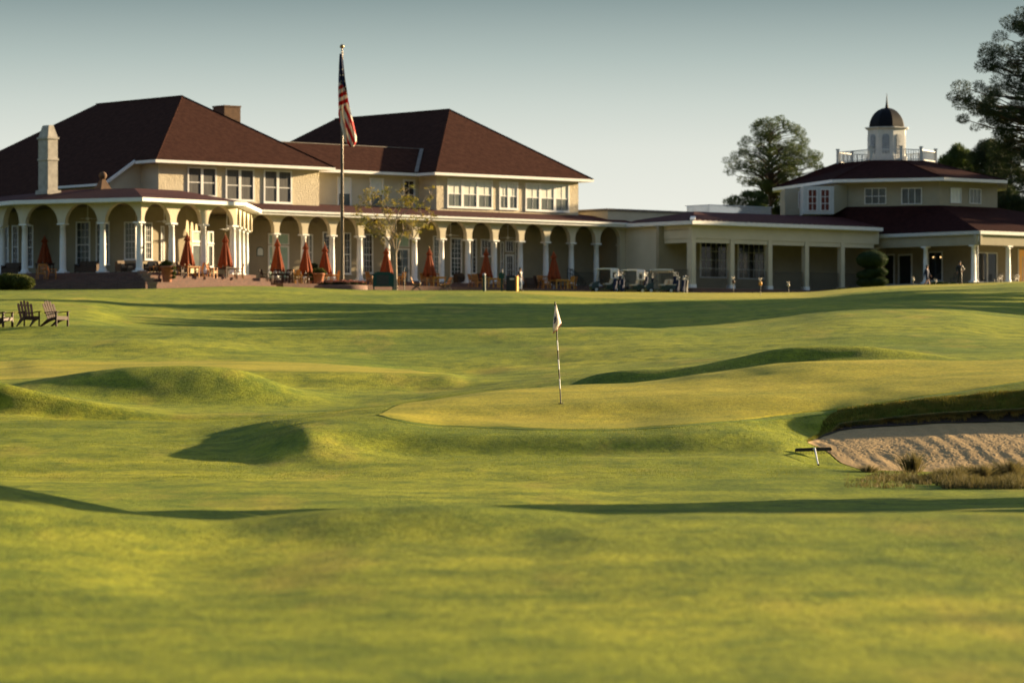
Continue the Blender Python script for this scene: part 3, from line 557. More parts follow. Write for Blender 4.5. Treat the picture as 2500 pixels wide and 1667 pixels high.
def offs(pts, d):
    """offset an open plan polyline to its left-hand side by d"""
    P = [Vector(p) for p in pts]; L = []
    for a, b in zip(P[:-1], P[1:]):
        t = (b-a).normalized(); n = Vector((-t.y, t.x)); L.append((a+n*d, t))
    R = [L[0][0]]
    for (p, t), (q, u) in zip(L[:-1], L[1:]):
        c = t.x*u.y-t.y*u.x; k = ((q-p).x*u.y-(q-p).y*u.x)/c if abs(c) > 1e-6 else 0; R.append(p+t*k)
    n = Vector((-L[-1][1].y, L[-1][1].x)); R.append(P[-1]+n*d)
    return [(q.x, q.y) for q in R]
def ribbon(mb, p0, z0, p1, z1, mi=0):
    for i in range(len(p0)-1):
        mb.add([(*p0[i], z0), (*p0[i+1], z0), (*p1[i+1], z1), (*p1[i], z1)], [(0,1,2,3)], mi)
    return mb
def band(mb, pts, d0, d1, z0, z1, mi=0):
    """closed moulding of rectangular section following the polyline between offsets d0 and d1"""
    a, b = offs(pts, d0), offs(pts, d1)
    for i in range(len(a)-1):
        mb.hexa([(*a[i],z0), (*a[i+1],z0), (*b[i+1],z0), (*b[i],z0), (*a[i],z1), (*a[i+1],z1), (*b[i+1],z1), (*b[i],z1)], mi)
    return mb
def hip_roof(fr, a0, a1, w0, w1, z0, rise, th=.16):
    """hipped roof over the rectangle (a0..a1, w0 front .. w1 back)"""
    b = MB(); W = a1-a0; Ld = w0-w1
    if Ld >= W: r0, r1 = (((a0+a1)/2, w0-W/2), ((a0+a1)/2, w1+W/2))
    else: r0, r1 = ((a0+Ld/2, (w0+w1)/2), (a1-Ld/2, (w0+w1)/2))
    c = [fr.P(a0,w0,z0), fr.P(a1,w0,z0), fr.P(a1,w1,z0), fr.P(a0,w1,z0)]; R0 = fr.P(*r0, z0+rise); R1 = fr.P(*r1, z0+rise)
    if Ld >= W: b.add(c+[R0, R1], [(0,1,4), (1,2,5,4), (2,3,5), (3,0,4,5)])
    else: b.add(c+[R0, R1], [(0,1,5,4), (1,2,5), (2,3,4,5), (3,0,4)])
    b.add([(p[0],p[1],p[2]-.02) for p in c], [(3,2,1,0)])
    return b, R0, R1, c
TH = radians(40.5); E1 = Vector((cos(TH), sin(TH))); N1 = Vector((sin(TH), -cos(TH)))
A0 = ((882-1250)/FP*303.5, 303.5)
F = Frame(A0, E1, N1)
BAY = 2.786; ZF = 7.96; ZC = 11.52; ZG0, ZG1 = 12.97, 13.25

# ================================================================== CLUBHOUSE
club = empty('clubhouse', (-12, 300, 7)); tag(club, 'cream stucco clubhouse with maroon hipped roofs and long white arcade', 'building')
L0 = club.location
# --- main arcade
cs = [k*BAY for k in range(-4, 11)]
archwall(F, [cs[0]+.12]+cs[1:], 1.12, ZC, 13.0-.06, ZG0+.02, .42, 'arcade_wall', 'stucco_smooth', club, s1=cs[-1]+.3)
colm = put_columns(F, cs[1:-1], ZF, ZC-ZF, club)
b = MB(); F.box(b, cs[-1]-.27, cs[-1]+.3, -.42, 0, 7.2, ZC); F.box(b, cs[-1]-.36, cs[-1]+.33, -.47, .04, ZC-.16, ZC+.004); b.build('end_pier', 'stucco_smooth', club, L0)
b = MB(); F.box(b, cs[0]-1, cs[-1]+.75, .02, .62, ZG0-.05, ZG0); F.box(b, cs[0]-1, cs[-1]+1.3, .50, .64, ZG0+.003, ZG1); F.box(b, cs[0]-1, cs[-1]+1.3, .62, .76, ZG1-.13, ZG1+.02); b.build('gutter', 'white', club, L0)
b = MB(); b.add([F.P(cs[0]-3,.6,ZG1), F.P(cs[-1]+1.3,.6,ZG1), F.P(cs[-1]+1.3,-3.0,13.95), F.P(cs[0]-3,-3.0,13.95)], [(0,1,2,3)]); b.add([F.P(10,-2.95,13.945), F.P(cs[-1]+1.3,-2.95,13.945), F.P(cs[-1]+1.3,-5.3,14.2), F.P(-8,-5.3,14.2), F.P(-8,-2.95,13.945)], [(0,1,2,3,4)]); b.build('porch_roof', 'roof_low', club, L0)
for i in range(60):
    b = MB(); a = cs[0]-1+i*.62; F.box(b, a, a+.09, .40, .50, ZG1+.02, ZG1+.085); b.build('snow_guard', 'ridge', club, L0)
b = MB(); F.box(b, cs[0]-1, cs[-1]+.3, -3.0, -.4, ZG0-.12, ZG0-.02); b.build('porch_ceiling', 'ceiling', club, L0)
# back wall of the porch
b = MB(); F.box(b, cs[0]-4, cs[-1]+5, -3.3, -3.0, 7.5, 13.5); F.box(b, cs[-1]-.0, cs[-1]+.22, -3.0, -.42, 7.2, 13.0); b.build('porch_wall', 'stucco_inner_shaded', club, L0)
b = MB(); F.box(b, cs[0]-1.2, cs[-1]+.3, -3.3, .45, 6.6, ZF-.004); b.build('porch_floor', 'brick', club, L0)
def onF(px0, px1, py0, py1, w_, **k):
    z0 = F.z_at((px0+px1)/2, py1, w_); z1 = F.z_at((px0+px1)/2, py0, w_)
    return window(F, club, F.s_at(px0, w_), F.s_at(px1, w_), z0, z1, w_, **k)
W3 = -2.995
onF(787,806,566,668,W3, nx=2, ny=3); onF(838,856,568,669,W3, nx=2, ny=3); onF(885,910,571,667,W3, nx=3, ny=3)
onF(752,763,572,655,W3, nx=1, ny=3, glass='glass_pale')
onF(1057,1075,576,673,W3, nx=2, ny=4, glass='glass_pale'); onF(1099,1127,581,675,W3, nx=3, ny=4, glass='glass_sky')
onF(1151,1163,583,668,W3, nx=1, ny=4); onF(1173,1200,584,626,W3, nx=3, ny=2, sash=False)
def door(px0, px1, py0, py1, w_, glass, nx=2, ny=4, tr=None, fr=F, root=club, label=None, leafs=1):
    a0, a1 = fr.s_at(px0, w_), fr.s_at(px1, w_); m_ = (px0+px1)/2; z1 = fr.z_at(m_, py0, w_); z0 = fr.z_at(m_, py1, w_)
    o = window(fr, root, a0, a1, z0, z1, w_, cols=leafs, nx=nx, ny=ny, sash=False, glass=glass, fw=.15, name='door', label=label, sill=False, proud=.06, mull=.2)
    h = MB(); q = fr.P(a1-.12, w_+.10, z0+1.0); h.tube([q, (q[0], q[1], q[2]+.22)], .018); h.build('handle', 'dark_metal', o, root.location)
    if tr:
        zt0, zt1 = fr.z_at(m_, tr[1], w_), fr.z_at(m_, tr[0], w_); window(fr, root, a0, a1, zt0, zt1, w_, nx=nx, ny=1, sash=False, glass=tr[2], fw=.09, name='transom', sill=False)
    return o
door(654,705,599,694,W3,'seafoam',1,1,(570,597,'seafoam'), leafs=2, label='double glazed door with pale sea green panes')
door(965,999,606,694,W3,'glass_sky',2,4,(573,603,'seafoam'), label='single glazed door behind the small tree')
door(1233,1254,621,696,W3,'glass_dark',3,4,(587,616,'glass_dark'), label='french door with small panes right of centre'); onF(1221,1229,590,680,W3, nx=1, ny=3); onF(1257,1265,590,680,W3, nx=1, ny=3)
b = MB(); F.box(b, F.s_at(1473,W3), F.s_at(1515,W3), W3, W3+.05, F.z_at(1490,610,W3), F.z_at(1490,606,W3)); b.build('wall_ledge', 'dark_metal', club, L0)
# --- second storey blocks
WB = -3.0; WCN = -5.3
def block(px0, px1, length, rise, name):
    a0, a1 = F.s_at(px0, WB), F.s_at(px1, WB); ze = 16.80
    b = MB(); F.box(b, a0, a1, WB-length, WB, 12.6, ze-.05); b.build(name, 'stucco', club, L0)
    rb, R0, R1, c = hip_roof(F, a0-.92, a1+.92, WB+.92, WB-length-.92, ze+.17, rise); rb.build('roof', 'roof', club, L0)
    f = MB(); 
    F.box(f, a0-.92, a1+.92, WB+.80, WB+.92, ze-.05, ze+.165); F.box(f, a0-.92, a1+.92, WB-length-.92, WB-length-.80, ze-.05, ze+.165)
    F.box(f, a0-.92, a0-.80, WB-length-.80, WB+.80, ze-.05, ze+.165); F.box(f, a1+.80, a1+.92, WB-length-.80, WB+.80, ze-.05, ze+.165)
    F.box(f, a0-.80, a1+.80, WB-length-.80, WB+.80, ze-.045, ze-.015); f.build('eaves', 'white', club, L0)
    cpx = MB()
    for p in (c[0], c[1]): cpx.bar(Vector(p)+Vector((0,0,.02)), Vector(R0)+Vector((0,0,.02)), .16, .05)
    cpx.bar(Vector(R0)+Vector((0,0,.02)), Vector(R1)+Vector((0,0,.02)), .2, .06); cpx.build('ridge_cap', 'roof', club, L0)
    return a0, a1
a0, a1 = block(387, 779, 27.5, 5.75, 'left_block_wall'); B1 = (a0, a1)
c0, c1 = block(1066, 1412, 31., 5.95, 'right_block_wall'); B2 = (c0, c1)
for o in club.children:
    if o.name.startswith(('left_block', 'right_block')): o.name = 'upper_wall'
# central range
b = MB(); F.box(b, a1-.5, c0+.5, -12, WCN, 12.6, 16.75); b.build('central_wall', 'stucco_smooth', club, L0)
b = MB(); zc = 16.97; b.add([F.P(a1-.4,WCN+.9,zc), F.P(c0+.4,WCN+.9,zc), F.P(c0+4,WCN-2.45,zc+2.25), F.P(a1-4,WCN-2.45,zc+2.25), F.P(a1-4,-12,zc-.5), F.P(c0+4,-12,zc-.5)], [(0,1,2,3),(3,2,5,4)]); b.build('central_roof', 'roof', club, L0)
b = MB(); b.bar(F.P(a1-4,WCN-2.45,zc+2.27), F.P(c0+3,WCN-2.45,zc+2.27), .18, .06); b.bar(F.P(c0-.95,WCN+.85,zc+.10), F.P(c0+2.1,WCN-2.2,zc+2.25), .30, .08); b.build('flashing', 'ridge', club, L0)
b = MB(); F.box(b, a1+.92, c0-.92, WCN+.80, WCN+.92, 16.75, zc); F.box(b, a1+.92, c0-.92, WCN, WCN+.80, 16.755, 16.785); b.build('central_eaves', 'white', club, L0)
# upper windows
W = WB+.004
for p in ((457,528,408,480),(550,620,412,490),(643,712,416,496)):
    onF(*p, W, cols=2, glass='glass_dark', upper='curtain', lower='curtain', fw=.13, mull=.24, label='pair of sash windows with grey curtains')
for p, n in (((1091,1202,438,508),3),((1218,1264,444,511),2),((1282,1389,449,516),3)):
    onF(*p, W, cols=n, nx=2, glass='glass_sky', upper='blind', lower='glass_pale', fw=.13, mull=.26, label='%s sash windows with lowered white blinds' % ('three' if n == 3 else 'two'))
W = WCN+.004
onF(823,857,433,507,W, glass='glass_sky', upper='blind', fw=.14); onF(902,936,435,510,W, glass='glass_sky', upper='blind', fw=.14); onF(983,1013,438,510,W, nx=2, ny=2, glass='glass_dark', fw=.17, label='dark upper window with no blind')
# catslide extension on the left of the left block
r34 = 5.75/((a1-a0+1.84)/2)
b = MB(); x0 = a0-.92; e = 2.75; zE = 16.97; wf = WB-1.95
xi = x0+.6; zi = zE+.6*r34+.03; zE += .03; b.add([F.P(xi,wf,zi), F.P(x0-e,wf,zE-e*r34), F.P(x0-e,wf-7.5,zE-e*r34), F.P(xi,wf-7.5,zi)], [(0,1,2,3)]); e2 = 5.2
b.add([F.P(xi,wf-7.5,zi), F.P(x0-e2,wf-7.5,zE-e2*r34), F.P(x0-e2,wf-26,zE-e2*r34), F.P(xi,wf-26,zi)], [(0,1,2,3)])
b.add([F.P(x0-e2,wf-7.5,zE-e2*r34), F.P(x0-e2-5,wf-9,13.2), F.P(x0-e2-5,wf-26,13.2), F.P(x0-e2,wf-26,zE-e2*r34)], [(0,1,2,3)])
b.build('catslide_roof', 'roof', club, L0)
b = MB(); b.bar(F.P(x0+.05,wf+.06,zE-.05), F.P(x0-e,wf+.06,zE-e*r34-.05), .10, .22); b.bar(F.P(x0-e,wf+.06,zE-e*r34-.09), F.P(x0-e,wf-7.5,zE-e*r34-.09), .10, .18); b.build('rake_board', 'white', club, L0)
b = MB(); b.add([F.P(x0-e+.7,wf-.35,13.3), F.P(a0+.1,wf-.35,13.3), F.P(a0+.1,wf-.35,16.9), F.P(x0+.1,wf-.35,zE-.2), F.P(x0-e+.7,wf-.35,zE-e*r34+.25)], [(0,1,2,3,4)]); b.add([F.P(x0-e+.7,wf-.35,13.3), F.P(x0-e+.7,wf-7.2,13.3), F.P(x0-e+.7,wf-7.2,zE-e*r34+.25), F.P(x0-e+.7,wf-.35,zE-e*r34+.25)], [(0,1,2,3)]); b.build('extension_wall', 'stucco_smooth', club, L0)
# brick chimney behind the left ridge
def chim(fr, pxl, pxc, pxr, pyt, D, zb, m, name):
    b = MB(); x = (pxc-1250)/FP*D; fr2 = Frame((x, D), E1, N1); wr = (pxr-pxc)/FP*D/E1.x; wl = (pxc-pxl)/FP*D/N1.x; zt = (HY-pyt)/FP*D
    return fr2, b, wr, wl, zt
f2, b, wr, wl, zt = chim(F, 517, 548, 585, 257, 313, 15, 'chimney_brick', 'chimney')
f2.box(b, 0, wr, -wl, 0, 16, zt-.12); f2.box(b, -.05, wr+.05, -wl-.05, .05, zt-.12, zt); b.build('brick_chimney', 'chimney_brick', club, L0)
# --- left wing (loggia)
C = Vector(((345-1250)/FP*277., 277.)); E = Vector(((577-1250)/FP*284, 284.)); Nn = Vector((-20.05, 296.4))
d2 = Vector((-.898, .44)).normalized(); P1 = C+d2*3.41*3; P0 = P1+Vector((-2.04, 3.3)).normalized()*3.9*1; Pm = P0+Vector((-2.04,3.3)).normalized()*3.9*3
poly = [tuple(Pm), tuple(P1), tuple(C), tuple(E), tuple(Nn)]      # left-hand side of this walk = inside
ZF2 = 7.92; ZC2 = 11.55
fr3 = Frame(P1, (P1-Pm), None); fr3.n = Vector((fr3.d.y, -fr3.d.x)); fr3 = Frame(Pm, fr3.d, fr3.n)
Ls = (P1-Pm).length; archwall(fr3, [0, 3.9, 7.8, 11.7, Ls], 1.45, ZC2, 12.93, 13.0, .42, 'arcade_wall', 'stucco_smooth', club); put_columns(fr3, [3.9,7.8,11.7], ZF2, ZC2-ZF2, club)
fr2_ = Frame(P1, C-P1); L2 = (C-P1).length; archwall(fr2_, [0, L2/3, 2*L2/3, L2], 1.39, ZC2, 12.93, 13.0, .42, 'arcade_wall', 'stucco_smooth', club); put_columns(fr2_, [.12, L2/3, 2*L2/3], ZF2, ZC2-ZF2, club)
fr1 = Frame(C, E-C); L1 = (E-C).length; archwall(fr1, [0, L1/3, 2*L1/3, L1], 1.28, ZC2, 12.93, 13.0, .42, 'arcade_wall', 'stucco_smooth', club); put_columns(fr1, [.0, L1/3, 2*L1/3, L1-.18], ZF2, ZC2-ZF2, club)
fr0 = Frame(E, Nn-E); L0_ = (Nn-E).length; archwall(fr0, [0, L0_/4, L0_/2, .75*L0_, L0_], 1.25, ZC2, 12.93, 13.0, .42, 'arcade_wall', 'stucco_smooth', club); put_columns(fr0, [L0_/4, L0_/2, .75*L0_], ZF2, ZC2-ZF2, club)
b = MB(); band(b, poly, -.74, -.60, 12.98, 13.26); band(b, poly, -.60, .1, 12.94, 12.985); b.build('gutter', 'white', club, L0)
po = offs(poly, -.70); pi_ = offs(poly, 4.3)
b = MB(); ribbon(b, po, 13.26, pi_, 14.22); b.add([(*p, 14.22) for p in pi_], [tuple(range(len(pi_)))]); b.build('loggia_roof', 'roof_low', club, L0)
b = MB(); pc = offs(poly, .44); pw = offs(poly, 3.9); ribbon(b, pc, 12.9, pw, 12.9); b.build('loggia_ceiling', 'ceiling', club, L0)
b = MB(); ribbon(b, pw, 7.6, pw, 13.9); b.build('loggia_wall', 'stucco_inner_shaded', club, L0)
# stepped brick platform under the wing
b = MB(); c_ = MB()
Ex = E+(E-C).normalized()*1.6
ps = [tuple(Pm), tuple(P1), tuple(C), tuple(Ex)]
ptop = offs(ps, -.45)
def plat(mb, pts, d, z0, z1):
    a, i = offs(pts, -d), offs(pts, 6.)
    ribbon(mb, a, z0, a, z1); ribbon(mb, a, z1, i, z1); mb.add([(*a[-1],z0), (*i[-1],z0), (*i[-1],z1), (*a[-1],z1)], [(0,1,2,3)])
plat(b, ps, .45, 5.8, ZF2-.004); plat(b, ps, 1.4, 5.8, 7.66); plat(b, ps, 2.0, 5.8, 7.40); plat(b, ps, 2.6, 5.8, 7.12)
b.build('brick_steps', 'brick', club, L0)
for k, (dd, z) in enumerate(((.75,7.98),(1.55,7.76),(2.15,7.42),(2.75,7.10))):
    q = offs(ps, -dd)[2]; b = MB(); b.box(-.32,.32,-.30,.30,0,.16); b.box(-.27,.27,-.25,.25,-.9,0); o = b.build('pier_cap', 'brick_cap', club); o.location = Vector((q[0]+.15*k, q[1], z-.16))-L0; o.rotation_euler = (0,0,radians(20))
b = MB(); F.box(b, F.s_at(611,1), F.s_at(1432,4), .45, 5.2, 6.0, 7.50); b.build('terrace', 'brick', club, L0)
# windows inside the wing
frw1 = Frame(pw[2], Vector(pw[3])-Vector(pw[2])); frw2 = Frame(pw[1], Vector(pw[2])-Vector(pw[1])); 
def onW(fr, px0, px1, py0, py1, **k):
    m_ = (px0+px1)/2; k.setdefault('nx', 3); k.setdefault('ny', 3)
    return window(fr, club, fr.s_at(px0), fr.s_at(px1), fr.z_at(m_, py1), fr.z_at(m_, py0), .003, **k)
for p, g in (((8,22,550,655),'glass_dark'),((30,46,550,650),'glass_dark'),((60,82,550,652),'glass_dark'),((186,221,541,648),'glass_sky'),((235,268,541,646),'glass_sky'),((304,333,541,634),'glass_pale')):
    try:
        fr = frw2 if p[0] > 100 else frw2
        onW(fr, *p, glass=g)
    except Exception as e_: print('win', p, e_)
onW(frw1, 352, 371, 543, 634, glass='glass_sky'); onW(frw1, 392, 400, 552, 640, nx=1, glass='glass_pale')
onW(frw1, 467, 493, 564, 590, nx=1, ny=1, sash=False, glass='seafoam'); onW(frw1, 505, 520, 565, 594, nx=1, ny=1, sash=False, glass='seafoam')
o = onW(frw1, 467, 493, 597, 655, nx=1, ny=1, sash=False, glass='glass_pale', sill=False, name='door'); onW(frw1, 505, 520, 598, 652, nx=1, ny=1, sash=False, glass='glass_pale')
# ceiling fans hanging in the arches
def fan(fr, px, py_top, py, w_, blades_=True):
    a = fr.s_at(px, w_); zt = fr.z_at(px, py_top, w_); z = fr.z_at(px, py, w_); p = fr.P(a, w_, z)
    b = MB(); b.tube([(p[0],p[1],12.9), (p[0],p[1],z)], .025); b.lathe([(.02,.12),(.12,.08),(.13,-.05),(.05,-.12)], 10, p)
    for k in range(5):
        t = 2*pi*k/5+.3; b.bar((p[0]+.12*cos(t),p[1]+.12*sin(t),z), (p[0]+.66*cos(t),p[1]+.66*sin(t),z), .13, .015)
    b.build('ceiling_fan', 'white', club, L0)
fan(fr2_, 214, 503, 534, -2.); fan(fr1, 401, 505, 541, -2.); fan(fr1, 554, 515, 560, -2.2); fan(F, 1240, 550, 581, -1.7); fan(F, 1100, 545, 575, -1.7)
# plaque on the wall left of the door
b = MB(); a = F.s_at(634.5, W3); z = F.z_at(634, 615, W3)
def plaque(mb, hw, h, w0, w1, mi):
    pr = [(-hw,-h/2),(hw,-h/2),(hw,h*.22)]+[(hw*cos(t), h*.22+hw*.75*sin(t)) for t in (pi*.15,pi*.35,pi*.5,pi*.65,pi*.85)]+[(-hw,h*.22)]; n = len(pr)
    mb.add([F.P(a+x,w1,z+y) for x, y in pr]+[F.P(a+x,w0,z+y) for x, y in pr], [tuple(range(n))]+[(i,(i+1)%n,(i+1)%n+n,i+n) for i in range(n)], mi)
plaque(b, .33, .68, W3, W3+.03, 0); b.build('plaque_frame', 'green_paint', club, L0); b = MB(); plaque(b, .27, .56, W3+.03, W3+.045, 0); b.build('plaque', 'blind', club, L0)
# stone chimney standing on the loggia roof
D = 283.; fr = Frame(((117-1250)/FP*D, D), E1, N1); wr = 23/FP*D/E1.x; wl = 29/FP*D/N1.x; Z = lambda y: (HY-y)/FP*D
b = MB(); fr.box(b, .03, wr-.03, -wl+.03, -.03, Z(480), Z(335)); fr.box(b, -.05, wr+.05, -wl-.05, .05, Z(339), Z(334)); fr.box(b, -.03, wr+.03, -wl-.03, .03, Z(391), Z(386)); fr.box(b, -.12, wr+.16, -wl-.12, .12, Z(474), Z(464))
t0 = [fr.P(.03,-.03,Z(334)), fr.P(wr-.03,-.03,Z(334)), fr.P(wr-.03,-wl+.03,Z(334)), fr.P(.03,-wl+.03,Z(334))]; k = .22
t1 = [fr.P(.03+k,-.03-k,Z(305)), fr.P(wr-.03-k,-.03-k,Z(305)), fr.P(wr-.03-k,-wl+.03+k,Z(305)), fr.P(.03+k,-wl+.03+k,Z(305))]; b.hexa(t0+t1)
b.build('stone_chimney', 'concrete', club, L0)
# ball finial on the loggia roof
D = 284.; x = (251-1250)/FP*D; b = MB(); zb = Z(466)*D/283; fr = Frame((x, D), E1, N1); hw = .50
t0 = [fr.P(-hw,hw,zb), fr.P(hw,hw,zb), fr.P(hw,-hw,zb), fr.P(-hw,-hw,zb)]; zt = zb+.80; k = .13; b.hexa(t0+[fr.P(-k,k,zt), fr.P(k,k,zt), fr.P(k,-k,zt), fr.P(-k,-k,zt)])
b.lathe([(.30*sin(pi*i/12)+.001, zt+.26-.30*cos(pi*i/12)) for i in range(13)], 16, (x, D, 0), cap=False); b.build('ball_finial', 'chimney_brick', club, L0)

# ================================================================== ANNEX with square posts
ann = empty('porch_annex', (15, 316, 7)); tag(ann, 'low cream annex with square posted porch, left of the rotunda', 'building'); L1_ = ann.location
tq = 27.86+.32; Qf = F.sub(tq, 8.23)             # its front plane
S = Frame(F.P(tq, 0, 0)[:2], (-1*Vector((-N1.x,-N1.y))), (-E1.x, -E1.y))      # side wall, s grows towards the viewer
zg0, zg1 = 12.90, 13.16; zh = 11.45; zb_ = 7.72
b = MB()
s0, s1 = S.s_at(1606), S.s_at(1677)
S.box(b, 0, s0, -.4, 0, 6.8, zg0); S.box(b, s0, s1, -.4, 0, zh+.35, zg0); S.box(b, s1, 8.23-.46, -.4, 0, 6.8, zg0)
b.build('side_wall', 'stucco_smooth', ann, L1_)
b = MB(); S.box(b, s0-.003, s1, -.45, -.06, zh, zh+.347); S.box(b, s0-.2, s0-.004, -.45, .002, 6.8, zh+.3); b.build('lintel', 'stucco_smooth', ann, L1_)
px_posts = [1694, 1788.5, 1881, 1970.5, 2058, 2140]; sp_ = [Qf.s_at(p) for p in px_posts]
b = MB(); Qf.box(b, -.13, sp_[-1]+.3, -.42, 0, zh+.35, zg0); b.build('header_wall', 'stucco_smooth', ann, L1_)
for i in range(5):
    b = MB(); Qf.box(b, sp_[i]+.25, sp_[i+1]-.25, -.36, -.06, zh, zh+.347); b.build('lintel', 'stucco_smooth', ann, L1_)
for i, a in enumerate(sp_[:-1]):
    b = MB(); Qf.box(b, a-.22, a+.22, -.44, .004, zb_+.30, zh+.35); o = b.build('porch_post', 'stucco_smooth', ann, L1_); b = MB(); Qf.box(b, a-.27, a+.27, -.49, .05, zb_-.3, zb_+.30); b.build('post_base', 'white', o, L1_)
b = MB(); Qf.box(b, -.6, sp_[-1]+6, -3.8, -3.5, 7, 12.9); b.build('back_wall', 'stucco_inner_shaded', ann, L1_)
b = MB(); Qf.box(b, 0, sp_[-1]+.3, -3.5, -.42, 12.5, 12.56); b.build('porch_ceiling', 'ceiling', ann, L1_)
b = MB(); Qf.box(b, -.3, sp_[-1]+3, -3.6, .35, 6.2, zb_-.005); S.box(b, 0, 8.3, 0, .35, 6.2, zb_-.006); b.build('porch_floor', 'brick', ann, L1_)
for p in ((1708,1775,590,679),(1800,1867,593,682)):
    m_ = sum(p[:2])/2; window(Qf, ann, Qf.s_at(p[0],-3.5), Qf.s_at(p[1],-3.5), Qf.z_at(m_,p[3],-3.5), Qf.z_at(m_,p[2],-3.5), -3.497, cols=1, nx=5, ny=4, sash=False, glass='glass_dark', fw=.12, muntin=.035, name='glazed_door', sill=False)
# gutter, maroon roof, hip cap
b = MB(); Qf.box(b, -.6, sp_[-1]+.2, .45, .60, zg0+.02, zg1+.05); Qf.box(b, -.45, sp_[-1]+.2, .0, .45, zg0-.03, zg0+.01); S.box(b, 0, 8.23+.44, .45, .60, zg0+.02, zg1+.05); S.box(b, 0, 8.23+.44, .0, .45, zg0-.028, zg0+.008); b.build('gutter', 'white', ann, L1_)
q0, q1 = Qf.P(-.55,.55,zg1+.05), Qf.P(sp_[-1]+.2,.55,zg1+.05); q2, q3 = Qf.P(sp_[-1]+.2,-4.3,14.25), Qf.P(4.2,-4.3,14.25)
z5 = F.P(tq-.55, 0.6, zg1+.05); z6 = F.P(tq+1.0, .2, 13.55)
b = MB(); b.add([q0,q1,q2,q3,z5,z6], [(0,1,2,3),(0,3,5,4)]); b.build('porch_roof', 'roof_low', ann, L1_)
b = MB(); b.bar(Vector(q0)+Vector((0,0,.05)), Vector(q0)+(Vector(q3)-Vector(q0))*.34+Vector((0,0,.05)), .42, .10); b.build('hip_cap', 'white_metal', ann, L1_)
for i in range(34): b = MB(); Qf.box(b, .2+i*.62, .45+i*.62, .38, .50, zg1+.05, zg1+.13); b.build('snow_guard', 'ridge', ann, L1_)
# flat-roofed wall behind
b = MB(); kx = F.s_at(1484,-1.2); F.box(b, kx, kx+34, -9, -1.2, 13.2, 14.37); b.build('parapet_wall', 'stucco', ann, L1_)
b = MB(); F.box(b, kx-.12, kx+34, -9, -1.08, 14.373, 14.53); b.build('parapet_coping', 'ridge', ann, L1_)
b = MB()
fr = F.sub(0, -2.4); r0, r1 = fr.s_at(1731), fr.s_at(1886); zz = 14.53
for i in range(int((r1-r0)/.13)): fr.box(b, r0+i*.13, r0+i*.13+.045, -.02, .02, zz, zz+.72)
fr.box(b, r0, r1, -.03, .03, zz+.70, zz+.76)
for i in range(22): fr.box(b, r0-.02, r0+.03, -.05-i*.13, -.01-i*.13, zz, zz+.72)
fr.box(b, r0-.02, r0+.03, -3, 0, zz+.70, zz+.76); b.build('roof_railing', 'white_metal', ann, L1_)
# thin metal fence between the posts
def railing(fr, a0, a1, w_, z0, z1, name='railing', m='dark_metal'):
    root = empty(name, fr.P((a0+a1)/2, w_, z0)); b = MB(); n = int(abs(a1-a0)/.115)
    for i in range(n+1): q = a0+(a1-a0)*i/n; fr.box(b, q-.009, q+.009, w_-.01, w_+.01, z0+.06, z1-.02)
    b.build('balusters', m, root, root.location); b = MB(); fr.box(b, a0, a1, w_-.022, w_+.022, z1-.03, z1); fr.box(b, a0, a1, w_-.018, w_+.018, z0+.06, z0+.09); b.build('top_rail', m, root, root.location)
    return root
words = ['first', 'second', 'third', 'fourth']
for i in range(4):
    tag(railing(Qf, sp_[i]+.28, sp_[i+1]-.28, -.2, zb_, zb_+1.50), 'thin dark railing in the %s bay of the square posted porch, counted from its corner' % words[i], 'railing', 'railings between the square porch posts')
tag(railing(Qf, sp_[4]+.28, sp_[5]-.28, -.2, zb_, zb_+1.50), 'thin dark railing of the porch bay half hidden by the clipped topiary bush', 'railing', 'railings between the square porch posts')
tag(railing(S, -.2, 8.0, .30, 7.6, 9.22), 'long thin railing on the side wall behind the golf carts', 'railing')

# ================================================================== ROTUNDA
rot = empty('rotunda_building', (34, 335, 8)); tag(rot, 'round cream building with tiered maroon roofs, white cupola and dark dome', 'building'); L3 = rot.location
K = Vector(((2391-1250)/FP*322, 322.)); Lp = Vector(((2124-1250)/FP*331, 331.)); 
Fa = Frame(Lp, K-Lp); Fb = Frame(K, E1, N1); LA = (K-Lp).length; zq = (HY-564)/FP*322; ZFr = 8.35
b = MB(); Fa.box(b, -1, LA, -.4, -.55+.4, zq-1.15, zq-.3); Fb.box(b, -.2, 26, -.5, -.15, zq-1.15, zq-.3); b.build('beam', 'stucco_dimmed', rot, L3)
b = MB(); Fa.box(b, -.3, LA+.1, 0, .14, zq-.26, zq+.02); Fa.box(b, -.3, LA+.1, -.06, 0, zq-.33, zq-.1); Fb.box(b, 0, 26, 0, .14, zq-.26, zq+.02); Fb.box(b, 0, 26, -.06, 0, zq-.33, zq-.1); b.build('gutter', 'white_metal', rot, L3)
zcap = zq-1.15; hc = zcap-ZFr
cm = None
for fr_, pxs in ((Fa, (2136,2260,2377)), (Fb, (2461,2560))):
    cm = put_columns(fr_, [fr_.s_at(p, -.32) for p in pxs], ZFr, hc, rot, w_=-.32, r=.21, mesh=cm)
b = MB(); q = Fa.P(LA+.02, .02, 0); b.tube([(q[0]-.1,q[1]+.3,zq-.2), (q[0]-.05,q[1]+.1,zq-.5), (q[0]-.1,q[1]+.35,zcap-.2), (q[0]-.1,q[1]+.35,ZFr)], .045, 8); b.build('downpipe', 'white', rot, L3)
WD = -4.2
b = MB(); rp = [Fa.P(-6,0,0)[:2], tuple(K), Fb.P(26,0,0)[:2]]; rp1 = offs(rp, 4.2); ribbon(b, rp1, 7.5, rp1, zq-.2); b.build('back_wall', 'stucco_inner_shaded', rot, L3)
b = MB(); ribbon(b, offs(rp, .2), zq-.3, rp1, zq-.3); b.build('porch_ceiling', 'ceiling', rot, L3)
